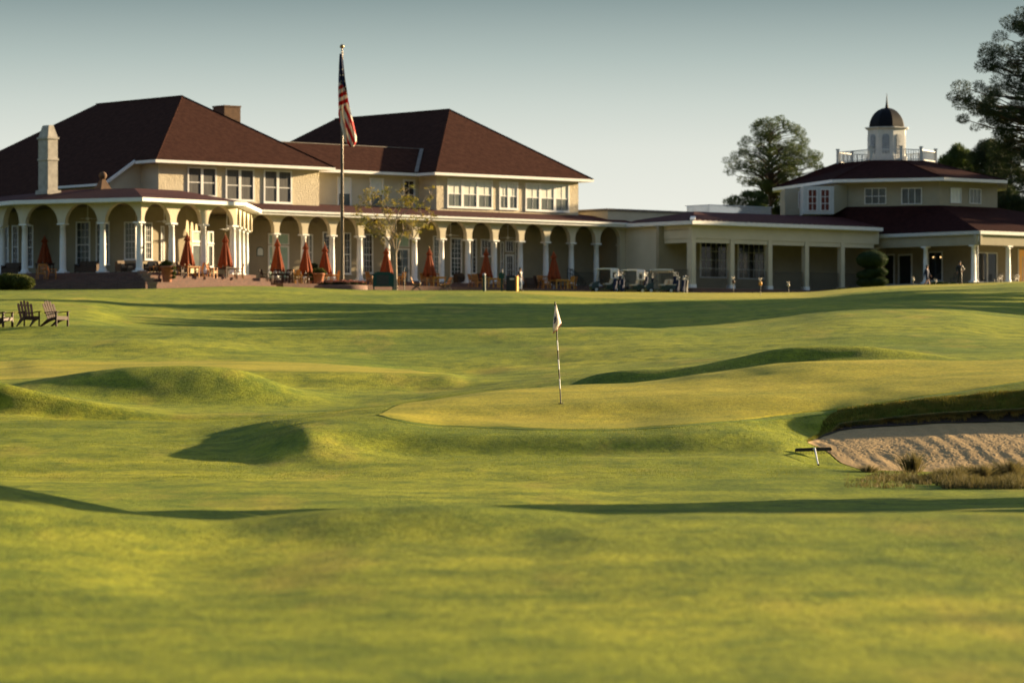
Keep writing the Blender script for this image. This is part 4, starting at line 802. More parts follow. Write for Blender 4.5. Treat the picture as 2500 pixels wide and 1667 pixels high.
b = MB(); Fa.box(b, -2, LA+.3, WD, .3, 6.5, ZFr); Fb.box(b, 0, 26, WD, .3, 6.5, ZFr-.004); b.build('porch_floor', 'concrete', rot, L3)
door(2155,2185,620,697,WD+.003,'glass_dark',1,1,fr=Fa,root=rot, label='left leaf of the dark glass entrance'); door(2193,2228,620,697,WD+.003,'glass_dark',1,1,fr=Fa,root=rot, label='right leaf of the dark glass entrance')
def onX(fr, px0, px1, py0, py1, w_, root=rot, **k):
    m_ = (px0+px1)/2; return window(fr, root, fr.s_at(px0,w_), fr.s_at(px1,w_), fr.z_at(m_,py1,w_), fr.z_at(m_,py0,w_), w_, **k)
onX(Fa, 2266,2302,614,686,WD+.003, sash=False, glass='glass_dark'); onX(Fb, 2385,2434,616,690,WD+.003, cols=2, sash=False, glass='glass_dark')
for px in (2278.5, 2296.5):
    a = Fa.s_at(px, WD+.1); z = Fa.z_at(px, 628, WD+.1); p = Fa.P(a, WD+.1, z); b = MB(); b.lathe([(.02,.07),(.05,.05),(.06,0),(.04,-.06)], 10, p); b.build('wall_lamp', 'lamp_glow', rot, L3)
b = MB(); aw = Fb.s_at(2487,WD+.02); Fb.box(b, aw, aw+1.7, WD, WD+.02, ZFr, Fb.z_at(2495,610,WD)); b.build('lit_doorway', 'warm_room', rot, L3); b = MB(); Fb.box(b, aw-.12, aw, WD, WD+.06, ZFr, Fb.z_at(2495,607,WD)); Fb.box(b, aw+.45, aw+.52, WD+.02, WD+.06, ZFr, Fb.z_at(2495,626,WD)); b.build('door_frame', 'white', rot, L3)
# lower roof
def pv(px, D): return Vector(((px-1250)/FP*D, D))
U = [pv(1886,348.), pv(2032,333.4), pv(2305,330.), pv(2460,334.8), pv(2457,347.), Vector((39.5,360)), Vector((30.5,363)), Vector((24.5,358))]
cen = sum(U, Vector((0,0)))/len(U)
Wl = [cen+(u-cen)*(1-1.25/(u-cen).length) for u in U]
zE_ = 17.28; zW = (HY-505)/FP*334
low = [Vector(Fa.P(-16, 0, 0)[:2]), Lp, K, Vector(Fb.P(26, 0, 0)[:2])]
b = MB(); z0_ = zq+.02
wl3 = [(*Wl[i], zW) for i in range(8)]
b.add([(*low[0], z0_), (*low[1], z0_), (*low[2], z0_), (*low[3], z0_)]+[wl3[0], wl3[1], wl3[2], wl3[3], wl3[4]], [(0,1,5,4), (1,2,6,5), (2,3,8,7), (2,7,6)])
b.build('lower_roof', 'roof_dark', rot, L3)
b = MB()
for i in range(8):
    p, q = Wl[i], Wl[(i+1) % 8]; b.add([(*p, zW-1.5), (*q, zW-1.5), (*q, zE_), (*p, zE_)], [(0,1,2,3)])
b.build('upper_wall', 'stucco_dimmed', rot, L3)
Ui = [cen+(u-cen)*(1-.14/(u-cen).length) for u in U]
b = MB(); zE2 = zE_+.27
for i in range(8):
    j = (i+1) % 8; b.hexa([(*U[i],zE_), (*U[j],zE_), (*Ui[j],zE_), (*Ui[i],zE_), (*U[i],zE2), (*U[j],zE2), (*Ui[j],zE2), (*Ui[i],zE2)])
b.add([(*u, zE_+.02) for u in Ui], [tuple(range(8))[::-1]]); b.build('eaves', 'white', rot, L3)
cc = Vector(((2165-1250)/FP*342, 342.)); Rr = 4.35; zT = (HY-393)/FP*339
top = [cc+Vector((cos(t), sin(t)))*Rr for t in [radians(-112-17+k*45-22+22) for k in range(8)]]
angU = [atan2((u-cen).y, (u-cen).x) for u in U]
top = [cc+Vector((cos(a), sin(a)))*Rr for a in angU]
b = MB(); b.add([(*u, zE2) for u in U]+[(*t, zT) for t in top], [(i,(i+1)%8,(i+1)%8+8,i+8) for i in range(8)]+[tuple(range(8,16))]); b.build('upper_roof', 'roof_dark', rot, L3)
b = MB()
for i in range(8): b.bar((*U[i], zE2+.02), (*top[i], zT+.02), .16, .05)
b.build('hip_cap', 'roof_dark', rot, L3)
# upper windows
frs = [Frame(Wl[i], Wl[(i+1)%8]-Wl[i]) for i in range(8)]
kw = dict(sash=False, fw=.07, sill=False, muntin=.05)
onX(frs[1], 2111,2164,459,499,.003, nx=3, ny=2, glass='glass_sky', **kw); onX(frs[1], 2201,2251,459,499,.003, nx=3, ny=1, glass='glass_sky', **kw)
onX(frs[2], 2320,2346,459,496,.003, nx=3, ny=1, glass='glass_pale', upper='blind', lower='blind', **kw); onX(frs[2], 2366,2394,461,498,.003, nx=3, ny=1, glass='glass_pale', **kw)
# projecting bay with the red windows
Db = 333.; x0, x1 = (1961-1250)/FP*Db, (2036-1250)/FP*Db; Fy = Frame((x0, Db), (1,0)); Z = lambda y: (HY-y)/FP*Db; wd = x1-x0
b = MB(); Fy.box(b, 0, wd, -14, 0, Z(523), Z(455)); b.build('bay_box', 'white_metal', rot, L3)
b = MB(); p = [(x1,Db),(x1+1.1,Db+1.2)]; b.add([(x1,Db,Z(523)), (x1+1.25,Db+1.0,Z(503)), (x1+1.25,Db+1.0,Z(452)), (x1,Db,Z(452))], [(0,1,2,3)]); b.build('bay_cheek', 'stucco_dimmed', rot, L3)
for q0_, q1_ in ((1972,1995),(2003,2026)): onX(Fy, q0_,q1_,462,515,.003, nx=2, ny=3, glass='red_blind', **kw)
Fl = Frame((x0-1.3, Db+4), (1,0)); b = MB(); Fl.box(b, 0, 1.4, -6, 0, Z(520), Z(455)); b.build('bay_return', 'stucco_dimmed', rot, L3); onX(Fl, 1949,1960,468,508,.003, nx=1, ny=2, glass='red_blind', **kw)
# railing round the roof deck
b = MB(); hr = .95
for i in range(8):
    p, q = top[i], top[(i+1)%8]; Lr = (q-p).length; n = int(Lr/.24)
    for k in range(1, n): m_ = p+(q-p)*k/n; b.bar((*m_, zT), (*m_, zT+hr), .06)
    b.bar((*p, zT+hr), (*q, zT+hr), .09, .07); b.bar((*p, zT+.10), (*q, zT+.10), .07, .06)
o = b.build('deck_railing', 'white_metal', rot, L3)
for p in top:
    b = MB(); b.box(p.x-.12,p.x+.12,p.y-.12,p.y+.12,zT-.1,zT+hr+.22); b.box(p.x-.17,p.x+.17,p.y-.17,p.y+.17,zT+hr+.22,zT+hr+.30); b.build('railing_post', 'white_metal', o, L3)
# cupola
zc0 = zT-.2; zc1 = (HY-318)/FP*342; rc = 1.78; ro = radians(-90-9+22.5)
cup = MB(); oct_ = [(cos(ro+k*pi/4), sin(ro+k*pi/4)) for k in range(8)]
def octp(mb, r0_, z0_, r1_, z1_, cap=False):
    v = [(cc.x+r0_*c, cc.y+r0_*s_, z0_) for c, s_ in oct_]+[(cc.x+r1_*c, cc.y+r1_*s_, z1_) for c, s_ in oct_]
    mb.add(v, [(i,(i+1)%8,(i+1)%8+8,i+8) for i in range(8)]+([tuple(range(8,16)), tuple(range(8))[::-1]] if cap else []))
octp(cup, rc, zc0, rc, zc1, True); octp(cup, rc*1.08, zc0, rc*1.08, zc0+.75, True); octp(cup, rc+.03, zc1, rc+.28, zc1+.12); octp(cup, rc+.28, zc1+.12, rc+.28, zc1+.2, True)
cu = cup.build('cupola', 'white_metal', rot, L3)
for i in range(8):
    p = Vector((cc.x+rc*oct_[i][0], cc.y+rc*oct_[i][1])); q = Vector((cc.x+rc*oct_[(i+1)%8][0], cc.y+rc*oct_[(i+1)%8][1])); fr = Frame(p, q-p); Ln = (q-p).length
    a = Ln/2; hw = Ln*.24; zA = zc0+.95; zB = zc1-.75
    v = MB(); pr = [(a-hw, zA), (a+hw, zA)]+[(a+hw*cos(t), zB+hw*sin(t)) for t in [pi*k/10 for k in range(11)]]
    v.add([fr.P(x, .012, z) for x, z in pr], [tuple(range(len(pr)))]); v.build('louvre_back', 'dark_metal', cu, L3)
    v = MB(); z = zA+.03
    while z < zB+hw*.9:
        hh_ = hw if z < zB else sqrt(max(.0, hw*hw-(z-zB)**2)); v.add([fr.P(a-hh_,.02,z+.07), fr.P(a+hh_,.02,z+.07), fr.P(a+hh_,.075,z), fr.P(a-hh_,.075,z)], [(0,1,2,3)]); z += .115
    v.build('louvre', 'white_metal', cu, L3)
b = MB(); Rd = rc*.93; Hd = 1.78; pts = [(Rd*cos(t), Hd*sin(t)) for t in [pi/2*k/14 for k in range(15)]]
for k in range(14): octp(b, pts[k][0], zc1+.2+pts[k][1], pts[k+1][0], zc1+.2+pts[k+1][1])
dm = b.build('dome', 'dome_black', rot, L3)
b = MB(); b.lathe([(.17,0),(.10,.35),(.075,.55),(.008,1.35)], 10, (cc.x, cc.y, zc1+.17+Hd)); b.build('spire', 'dome_black', dm, L3)
# ================================================================== TREES
def rand_ball(r, n):
    v = r.normal(size=(n, 3)); v /= np.linalg.norm(v, axis=1)[:, None]; return v*(r.uniform(0, 1, n)**(1/3.))[:, None]
def leaf_cloud(name, m, cen, rad, n, size, aspect, seed, parent, flat=.7, hollow=.45, up=.35):
    """cen (K,3) puff centres, rad (K): many small pointed leaves gathered in puffs, fanning outward"""
    r = np.random.default_rng(seed); K = len(cen); w_ = rad**2; idx = r.choice(K, n, p=w_/w_.sum())
    d = r.normal(size=(n, 3)); d /= np.linalg.norm(d, axis=1)[:, None]; q = hollow+(1-hollow)*r.uniform(0, 1, n)**.6
    pos = cen[idx]+d*(q*rad[idx])[:, None]*np.array([1, 1, flat]); ax = d+r.normal(size=(n, 3))*.55+np.array([0, 0, up]); ax /= np.linalg.norm(ax, axis=1)[:, None]
    sd_ = np.cross(ax, r.normal(size=(n, 3))); sd_ /= np.linalg.norm(sd_, axis=1)[:, None]; L = size*r.uniform(.6, 1.3, n)[:, None]
    a = pos-ax*L*.5; V = np.stack([a-sd_*L*aspect*.5, a+sd_*L*aspect*.5+ax*L*.35, pos+ax*L*.6], 1).reshape(-1, 3); i = np.arange(n)*3
    return npmesh(name, V, np.stack([i, i+1, i+2], 1), m, parent)
def pine(label, base, H, env, seed, n=26000, npuff=90, m='needle', rt=.28, lean=(0,0), ydepth=.8, pr=(.5,1.05), size=.30, name='pine_tree', group=None, trunk_top=.92, cat='tree', bark='bark', aspect=.22, crown0=None):
    """env: (z, xmin, xmax) outline of the crown relative to the trunk foot"""
    r = np.random.default_rng(seed); root = empty(name, base); e = np.array(env, float); zz = r.uniform(e[0,0], e[-1,0], npuff*3)
    x0 = np.interp(zz, e[:,0], e[:,1]); x1 = np.interp(zz, e[:,0], e[:,2]); keep = r.uniform(0, 1, npuff*3) < (x1-x0)/(e[:,2]-e[:,1]).max(); zz, x0, x1 = [q[keep][:npuff] for q in (zz, x0, x1)]
    n_ = len(zz); xm = (x0+x1)/2; hw = (x1-x0)/2; a = r.uniform(0, 2*pi, n_); q = np.sqrt(r.uniform(.04, 1, n_)); rad = r.uniform(pr[0], pr[1], n_)*np.clip(hw/2., .6, 1.15)
    cx = xm+np.cos(a)*q*np.maximum(hw-rad*.8, .2); cy = np.sin(a)*q*np.maximum(hw-rad*.8, .2)*ydepth; cen_ = np.stack([cx, cy, zz], 1)
    T = lambda z: Vector((lean[0]*(z/H)**1.3+.15*sin(z*.5+seed), lean[1]*(z/H)+.12*cos(z*.4+seed), z))
    b = MB(); ts = [i/14*H*trunk_top for i in range(15)]; b.tube([T(z)-Vector((0,0,.4 if z == 0 else 0)) for z in ts], [rt*(1.25 if z == 0 else 1)*(1-.86*z/(H*trunk_top)) for z in ts], 9)
    b.build('trunk', bark, root)
    b = MB()
    for c in cen_[np.argsort(-rad)][:int(n_*.75)]:
        c = Vector(c); hd = hypot(c.x-T(c.z).x, c.y); zs = max(min(c.z-.35*hd-.3, H*trunk_top*.97), e[0,0]*.75); s = T(zs); k = rt*.45*(1-.7*zs/H)
        p1 = s.lerp(c, .4)+Vector((0,0,.12*hd)); p1.z = min(p1.z, max(c.z, s.z)); b.tube([s, p1, s.lerp(c, .75)+Vector((r.normal()*.12, r.normal()*.12, .05)), c], [k, k*.65, k*.4, k*.15], 5, cap=False)
    b.build('branches', bark, root)
    leaf_cloud('crown', m, cen_, rad, n, size, aspect, seed, root)
    tag(root, label, cat, group); return root
def envpx(rows, px0, D, zb): return [((HY-y)/FP*D-zb, (xa-px0)/FP*D, (xb-px0)/FP*D) for y, xa, xb in sorted(rows, key=lambda q: -q[0])]
# the tall pine left of the rotunda
D = 352.; zb = 6.9; bx = (1880-1250)/FP*D
pine('tall round headed pine with a bare dark trunk, standing alone against the sky', (bx, D, zb), (HY-282)/FP*D-zb,
     envpx([(480,1880,1945),(462,1830,1960),(440,1775,1990),(422,1757,2020),(400,1757,2026),(380,1772,2015),(350,1795,1990),(320,1815,1972),(300,1826,1955),(285,1850,1925)], 1880, D, zb), 11, n=50000, npuff=250, pr=(.26,.58), size=.19, rt=.30)
D = 366.; bx = (1835-1250)/FP*D
pine('low bushy tree crown under the left side of the tall pine', (bx, D, zb), (HY-468)/FP*D-zb, envpx([(545,1772,1925),(510,1772,1925),(495,1765,1930),(480,1790,1900),(470,1812,1862)], 1835, D, zb), 12, n=20000, npuff=55, pr=(.5,.9), size=.3, rt=.2, name='tree')
D = 360.; bx = (1925-1250)/FP*D
pine('dark small tree between the tall pine trunk and the rotunda', (bx, D, zb), (HY-482)/FP*D-zb, envpx([(545,1880,1965),(515,1876,1965),(500,1885,1960),(485,1900,1945)], 1925, D, zb), 13, n=12000, npuff=30, pr=(.5,.9), size=.3, rt=.2, name='tree', m='needle_dark')
# near dark pine at the right edge
D = 250.; zb = tz((2590-1250)/FP*D, D); bx = (2590-1250)/FP*D
pine('large dark pine reaching in from the right edge of the picture', (bx, D, zb), (HY+20)/FP*D-zb,
     envpx([(430,2452,2700),(400,2427,2760),(360,2412,2790),(318,2372,2800),(290,2317,2810),(250,2290,2815),(205,2302,2815),(190,2392,2800),(160,2364,2790),(125,2367,2780),(90,2412,2770),(50,2427,2740),(22,2472,2700)], 2590, D, zb), 14, n=170000, npuff=430, pr=(.34,.66), size=.18, m='needle_dark', rt=.42, ydepth=.6, lean=(.6,0))
# trees behind and right of the rotunda
bg = [(2330,378,(430,2285,2395),(375,2300,2380),358,'light edged round tree crown just right of the roof deck railing',15,'needle'),
      (2405,372,(470,2340,2480),(370,2350,2470),345,'dark leafy tree behind the right eave of the rotunda',16,'needle_dark'),
      (2470,362,(600,2400,2560),(360,2400,2540),335,'broad dark tree at the right edge behind the rotunda',17,'needle_dark'),
      (2440,356,(600,2405,2520),(480,2410,2510),455,'low dark tree filling the gap beside the rotunda wall',18,'needle_dark')]
for px, D, lo, hi, yt, lab, sd_, mm in bg:
    zb = 7.; bx = (px-1250)/FP*D; pine(lab, (bx, D, zb), (HY-yt)/FP*D-zb, envpx([lo, ((lo[0]+hi[0])/2, lo[1]-8, lo[2]+8), hi, (yt, (hi[1]+px)/2, (hi[2]+px)/2)], px, D, zb), sd_, n=26000, npuff=70, pr=(.6,1.1), size=.34, rt=.25, name='tree', m=mm, group='trees behind the rotunda')
# trees outside the picture on the sunny side; their long shadows cross the course
def side_tree(x, y, H, r_, z0f, seed, label, n=9000, npuff=45, size=.6):
    zb = tz(x, y); e = [(H*z0f, -r_*.5, r_*.5), (H*(z0f*.6+.4), -r_, r_), (H*.85, -r_*.8, r_*.8), (H, -r_*.3, r_*.3)]
    pine(label, (x, y, zb), H, e, seed, n=n, npuff=npuff, pr=(.9,1.6) if size > .4 else (.4,.8), size=size, rt=.3 if size > .4 else .11, group='pines beside the course on the sunny side', aspect=.6, ydepth=1.)
names = ['nearest the camera','second nearest','third nearest','fourth from the near end','fifth from the near end','sixth from the near end','seventh, a little shorter','eighth, standing back','ninth, broad crowned','tenth, farther off','eleventh','twelfth','thirteenth','last at the far end']
for i in range(13):
    x, y = 65+(i*7 % 5)*.9-1.5, 207+i*5.1; side_tree(x, y, 13.0+(i*5 % 4)*.35, 4.4, .52, 30+i, 'tall pine of the off-picture row on the right, '+names[i], n=17000, npuff=50)
for i, (x, y) in enumerate([(95,226),(100,243),(97,262)]): side_tree(x, y, 16, 5.5, .45, 46+i, 'open crowned pine standing far off beyond the pine row on the right, %s' % ['nearer one','middle one','farther one'][i], n=5500, npuff=45)
side_tree(16.6, 60.4, 4.2, 3.1, .28, 50, 'small round tree close to the camera on the right', 26000, 60, .22)
side_tree(17.0, 56.0, 6.6, 2.9, .34, 51, 'slender young tree close to the camera on the right', 26000, 60, .22)
for i, (x, y, H) in enumerate([(62,352,17),(70,364,19),(78,352,19),(58,344,13)]):
    side_tree(x, y, H, 5.5, .35, 60+i, 'tree outside the picture behind the rotunda, %s' % ['leaning towards its porch','tallest one','farthest to the right','lowest one'][i])

# small leafy tree in front of the arcade
D = 283.; px0 = 966; bx = (px0-1250)/FP*D; zb = tz(bx, D); root = empty('young_tree', (bx, D, zb)); q = lambda x, y, dy=0: Vector(((x-px0)/FP*D, dy, (HY-y)/FP*D-zb))
b = MB(); rr = random.Random(5)
b.tube([q(966,712), q(965,660), q(965,625)], [.17,.14,.125], 9)
limbs = [[(965,625),(950,590),(928,560),(905,545),(886,528)],[(965,625),(957,580),(950,540),(946,505),(922,478)],[(965,625),(968,580),(966,540),(976,510),(972,478)],[(965,625),(972,600),(985,565),(1000,545),(1030,528)],[(957,580),(940,550),(917,530),(905,505),(911,482)],[(966,540),(985,520),(1005,505),(1032,498),(1052,480)],[(985,565),(1010,560),(1042,548),(1052,535)],[(950,540),(935,520),(930,500),(945,485)],[(965,625),(945,605),(930,585),(915,575)],[(976,510),(990,490),(985,470)],[(928,560),(900,560),(880,545)],[(1000,545),(1020,565),(1010,585)],[(950,590),(960,560),(958,520)],[(905,505),(890,495),(875,510)]]
tips = []
for i, Lm in enumerate(limbs):
    dy = rr.uniform(-1.6, 1.6); P = [q(x, y, dy*k/len(Lm)) for k, (x, y) in enumerate(Lm)]; b.tube(P, [(.085 if i < 4 else .05)*(1-.8*k/(len(P)-1)) for k in range(len(P))], 6, cap=False); tips += P[-2:]
    for _ in range(9):
        s = P[rr.randrange(1, len(P))]; t = s+Vector((rr.uniform(-.7,.7), rr.uniform(-.5,.5), rr.uniform(.1,.8))); b.tube([s, s.lerp(t,.5)+Vector((0,0,.05)), t], [.03,.02,.008], 4, cap=False); tips.append(t)
b.build('trunk', 'bark_pale', root)
cl = np.array([tuple(t) for t in tips]+[tuple(q(x,y,rr.uniform(-1,1))) for x, y in ((878,520),(885,533),(915,495),(1048,490),(1055,500),(1046,545),(1032,550),(1053,555),(1010,590),(990,575),(960,500),(935,515),(1000,500),(940,545),(1005,530),(985,540),(1043,508),(900,505))]); keep = rr.sample(range(len(cl)), int(len(cl)*.72))
leaf_cloud('crown', 'leaf', cl[keep], np.array([rr.uniform(.16,.45) for _ in keep]), 2600, .15, .6, 8, root, hollow=.0)
tag(root, 'small open branched tree with yellow green leaves in front of the arcade', 'tree')

# ================================================================== PLANTS
def bush(name, label, pos, blobs, n, m, seed, size=.12, core=None, cat='bush', aspect=.5, group=None):
    root = empty(name, pos); c = np.array([b_[:3] for b_ in blobs], float); rd = np.array([b_[3] for b_ in blobs], float); b = MB()
    for x, y, z, r_ in blobs: b.lathe([(r_*.86*sin(pi*i/8)+.001, z-r_*.7*.86*cos(pi*i/8)) for i in range(9)], 12, (x, y, 0), cap=False)
    b.build('stem_mass', core or m, root); leaf_cloud('foliage', m, c, rd, n, size, aspect, seed, root, hollow=.8, flat=.72); tag(root, label, cat, group); return root
D = 309.; Zt = lambda y, z0: (HY-y)/FP*D-z0; bx = (2130-1250)/FP*D; zb = tz(bx, D); s_ = D/FP
root = empty('topiary_bush', (bx, D, zb)); b = MB(); b.tube([(0,0,-.2),(0,0,2.4)], [.14,.08], 8); b.build('stem', 'bark', root)
tiers = [(-.02*1,0,Zt(634,zb),1.30,.74),(.25,0,Zt(664,zb),1.05,.42),(-.30,.1,Zt(672,zb),1.0,.45),(.30,-.1,Zt(688,zb),1.0,.42),(-.35,0,Zt(690,zb),.95,.42)]
for i, (x, y, z, r_, h_) in enumerate(tiers):
    b = MB(); b.lathe([(r_*.93*sin(pi*k/12)+.001, z-h_*.93*cos(pi*k/12)) for k in range(13)], 20, (x, y, 0), cap=False); o = b.build('clipped_tier', 'hedge', root)
    leaf_cloud('foliage', 'hedge', np.array([[x, y, z]]), np.array([r_]), 7000 if i == 0 else 4200, .075, .6, 70+i, o, hollow=.9, flat=h_/r_)
tag(root, 'dark green topiary bush clipped into stacked cloud tiers beside the glass entrance', 'topiary bush')
def low(name, label, px0, px1, D, zb, h, n, m, seed, size=.12, cat='hedge', dy=.6):
    r = np.random.default_rng(seed); xs = np.arange((px0-1250)/FP*D, (px1-1250)/FP*D, h*.8); x0 = xs.mean(); bl = [(x-x0, r.uniform(-dy, dy), h*.45, h*r.uniform(.5,.75)) for x in xs]
    return bush(name, label, (x0, D, zb), bl, n, m, seed, size, cat=cat)
low('clipped_hedge', 'low clipped hedge in front of the glass entrance, left of the walking golfer', 2050, 2140, 306, tz(27,306)-.05, .45, 5000, 'hedge', 81)
low('clipped_hedge', 'low dark hedge running along the rotunda porch behind the standing golfer', 2275, 2560, 314, tz(37,314)+.35, .42, 14000, 'hedge', 82)
low('clipped_hedge', 'short bright hedge between the two golfers', 2270, 2325, 306, tz(35,306)-.05, .34, 4200, 'shrub', 83)
x = (35-1250)/FP*272; bush('shrub', 'leafy green shrub at the left corner below the brick steps', (x, 272, tz(x,272)), [(-1.2,0,.5,.75),(-.5,.2,.6,.8),(.2,0,.55,.75),(.85,-.1,.5,.62),(-1.9,0,.45,.7),(.5,.4,.7,.55)], 9000, 'shrub', 84, .17)
# flower bed round the flagpole
D = 287.; x = (832-1250)/FP*D; fb = empty('flower_bed', (x, D, 7.05)); r = np.random.default_rng(9)
n = 60; a = r.uniform(0, 2*pi, n); q_ = np.sqrt(r.uniform(0,1,n)); c = np.stack([q_*np.cos(a)*1.85, q_*np.sin(a)*1.3, .20+.14*(1-q_)+r.uniform(-.03,.05,n)], 1)
leaf_cloud('foliage', 'hedge', c, np.full(n, .24), 7000, .10, .5, 91, fb, hollow=.2); leaf_cloud('blossoms', 'flower', c+np.array([0,0,.13]), np.full(n, .20), 3600, .075, .8, 92, fb, hollow=.3)
b = MB(); b.lathe([(2.0,-.6),(2.0,.10),(1.85,.16),(.01,.2)], 28, cap=False); b.build('bed_kerb', 'brick', fb); tag(fb, 'round bed of low dusky pink flowers at the foot of the tall flagpole', 'flower bed')

# ================================================================== FLAGPOLE AND FLAG
D = 287.; x = (835-1250)/FP*D; Z = lambda y: (HY-y)/FP*D; fp = empty('flagpole', (x, D, 7.2)); lx = lambda px: (px-835)/FP*D
b = MB(); zt = Z(124)-7.2; b.lathe([(.13,-.4),(.13,.3),(.125,4),(.11,9),(.055,zt)], 16); b.build('pole', 'pole_metal', fp)
b = MB(); b.lathe([(.02,zt),(.05,zt+.08),(.02,zt+.12)]+[(.165*sin(pi*k/10)+.002, zt+.30-.165*cos(pi*k/10)) for k in range(11)], 14, cap=False); b.build('ball_finial', 'brass', fp)
b = MB(); b.tube([(lx(839.5),-.06,-.1),(lx(837.5),-.07,zt-.05)], .012, 5); b.tube([(.11,-.06,5.0),(.15,-.07,5.15)], .035, 6); b.build('halyard', 'brass', fp)
tag(fp, 'tall tapering flagpole with a brass ball, rising above the roofs', 'flagpole')
fl = empty('flag', (x, D-.12, Z(128)))
L = [(133,829.5,836),(150,828.5,838.5),(172,827.5,841),(198,826.5,844),(222,825.8,848),(245,826,851),(262,826.5,854),(282,826.5,858.5),(300,831,863),(318,836,867),(332,838.5,870),(345,842,870.5),(352,849,868),(359,855,863)]
ys = np.array([q[0] for q in L], float); la = np.array([q[1] for q in L]); lb = np.array([q[2] for q in L]); nu, nv = 72, 130
yy = np.linspace(133, 359, nv); V = []
for j, y in enumerate(yy):
    A_, B_ = np.interp(y, ys, la), np.interp(y, ys, lb)
    for i in range(nu):
        t = i/(nu-1); wv = .16*sin(t*pi*5+y*.02)+.07*sin(t*pi*9-y*.035); V.append((lx(A_+(B_-A_)*t), -.10-.16-wv*min(1,(y-128)/60), Z(y)-Z(128)))
bF = MB(); fs = []; ms = []
def stripe(px, y):
    """pattern carried by the hanging cloth: starry canton on top, then the bands bending over the fold"""
    A_, B_ = np.interp(y, ys, la), np.interp(y, ys, lb); t = (px-A_)/max(B_-A_, 1e-6)
    ce = 203+ (t**3)*34
    if y < ce:
        k = (int(px*1.0/2.6)+int(y/7.)) % 3 == 0 and (int(y/7.) % 2 == 0); return 2 if not (k and abs((y/7.)%1-.5) < .22 and y > 160) else 1
    if px-826 < 27-(y-200)*.02 and y < 262+(t-.5)*-30: return 1 if int((y+t*11-203)/9.6) % 2 == 0 else 0
    if px < 839+(y-262)*.10 and y > 262: return 1 if px > 831+(y-262)*.03 else 0
    d = (px-842)*.92-(y-262)*.41; return 0 if int((d+73.5)/7.) % 2 == 0 else 1
for j in range(nv-1):
    for i in range(nu-1):
        y = (yy[j]+yy[j+1])/2; t = (i+.5)/(nu-1); px = np.interp(y, ys, la)+(np.interp(y, ys, lb)-np.interp(y, ys, la))*t
        fs.append((j*nu+i, j*nu+i+1, (j+1)*nu+i+1, (j+1)*nu+i)); ms.append(stripe(px, y))
bF.v = V; bF.f = fs; bF.m = ms; bF.sm = [True]*len(fs); o = bF.build('flag_cloth', ['flag_red','flag_white','flag_blue'], fl); sol = o.modifiers.new('thick', 'SOLIDIFY'); sol.thickness = .01
tag(fl, 'american flag hanging limp in folds from the tall flagpole', 'flag')

# ================================================================== PIN, ADIRONDACK CHAIRS, RAKE
D = 79.; x = (1369.5-1250)/FP*D; z = tz(x, D); pin = empty('golf_flagstick', (x, D, z)); zt = (HY-737)/FP*D-z; tx = (1355-1369.5)/FP*D
b = MB(); brk = [991,949,925,902,878,855,831,806,747,737]; cols = [0,1,0,1,0,1,0,1,0]
for i in range(9):
    z0, z1 = (HY-brk[i])/FP*D-z, (HY-brk[i+1])/FP*D-z; r_ = .013 if i else .0115; b.tube([(tx*z0/zt,0,z0-(.08 if i == 0 else 0)), (tx*z1/zt,0,z1)], r_, 8, cols[i], sm=True)
b.build('stick', ['black_plastic','white'], pin); c_ = lambda px, py, dy: ((px-1369.5)/FP*D, dy, (HY-py)/FP*D-z)
P = [(1356.5,743,0),(1358.5,744,.0),(1354,758,-.02),(1362,758,.015),(1351.5,776,-.035),(1358,775,-.05),(1367,776,.03),(1350,790,-.03),(1358,789,-.07),(1371,789.5,.02),(1350,802,-.03),(1356.5,800,-.075),(1363.5,800,-.03),(1349.5,815,-.03),(1354.5,809,-.05),(1360.5,806,-.01)]
b = MB(); b.add([c_(*p) for p in P], [(0,1,3,2),(2,3,6,5),(2,5,4),(4,5,8,7),(5,6,9,8),(7,8,11,10),(8,9,12,11),(10,11,14,13),(11,12,15,14)], 0, True); cl_ = b.build('flag_cloth', 'cloth_white', pin); sol = cl_.modifiers.new('thick','SOLIDIFY'); sol.thickness = .002
b = MB(); em = [(1353.2,774.5),(1355,773),(1357.2,773.2),(1358.6,775.5),(1357.9,778),(1359,780.5),(1357.6,783),(1357,786),(1355,787.2),(1353.8,790.5),(1352,790.8),(1351.5,788.3),(1352.6,785.8),(1353.2,782.8),(1352,780.6),(1352.6,777.4)]
b.add([c_(p[0], p[1], -.088) for p in em], [tuple(range(len(em)))]); 
for (px, py, rx, ry) in ((1354.3,776.8,.8,.7),(1356.3,781.5,.75,.9)): b.add([c_(px+rx*cos(t), py+ry*sin(t), -.0895) for t in [2*pi*k/10 for k in range(10)]], [tuple(range(10))], 1)
o = b.build('emblem', ['ink','cloth_white'], cl_)
b = MB(); b.tube([c_(1349.5,815,-.032), c_(1354.5,809,-.052), c_(1360.5,806,-.012), c_(1363.5,800,-.032), c_(1371,789.5,.018)], .006, 5); b.build('red_hem', 'flag_red', cl_)
b = MB(); b.lathe([(.054,.016),(.054,.02),(.05,.021),(.05,-.06)], 20, (0,0,0)); b.build('cup', 'black_plastic', pin)
tag(pin, 'black and white banded flagstick with a white flag on the main green', 'golf flagstick')

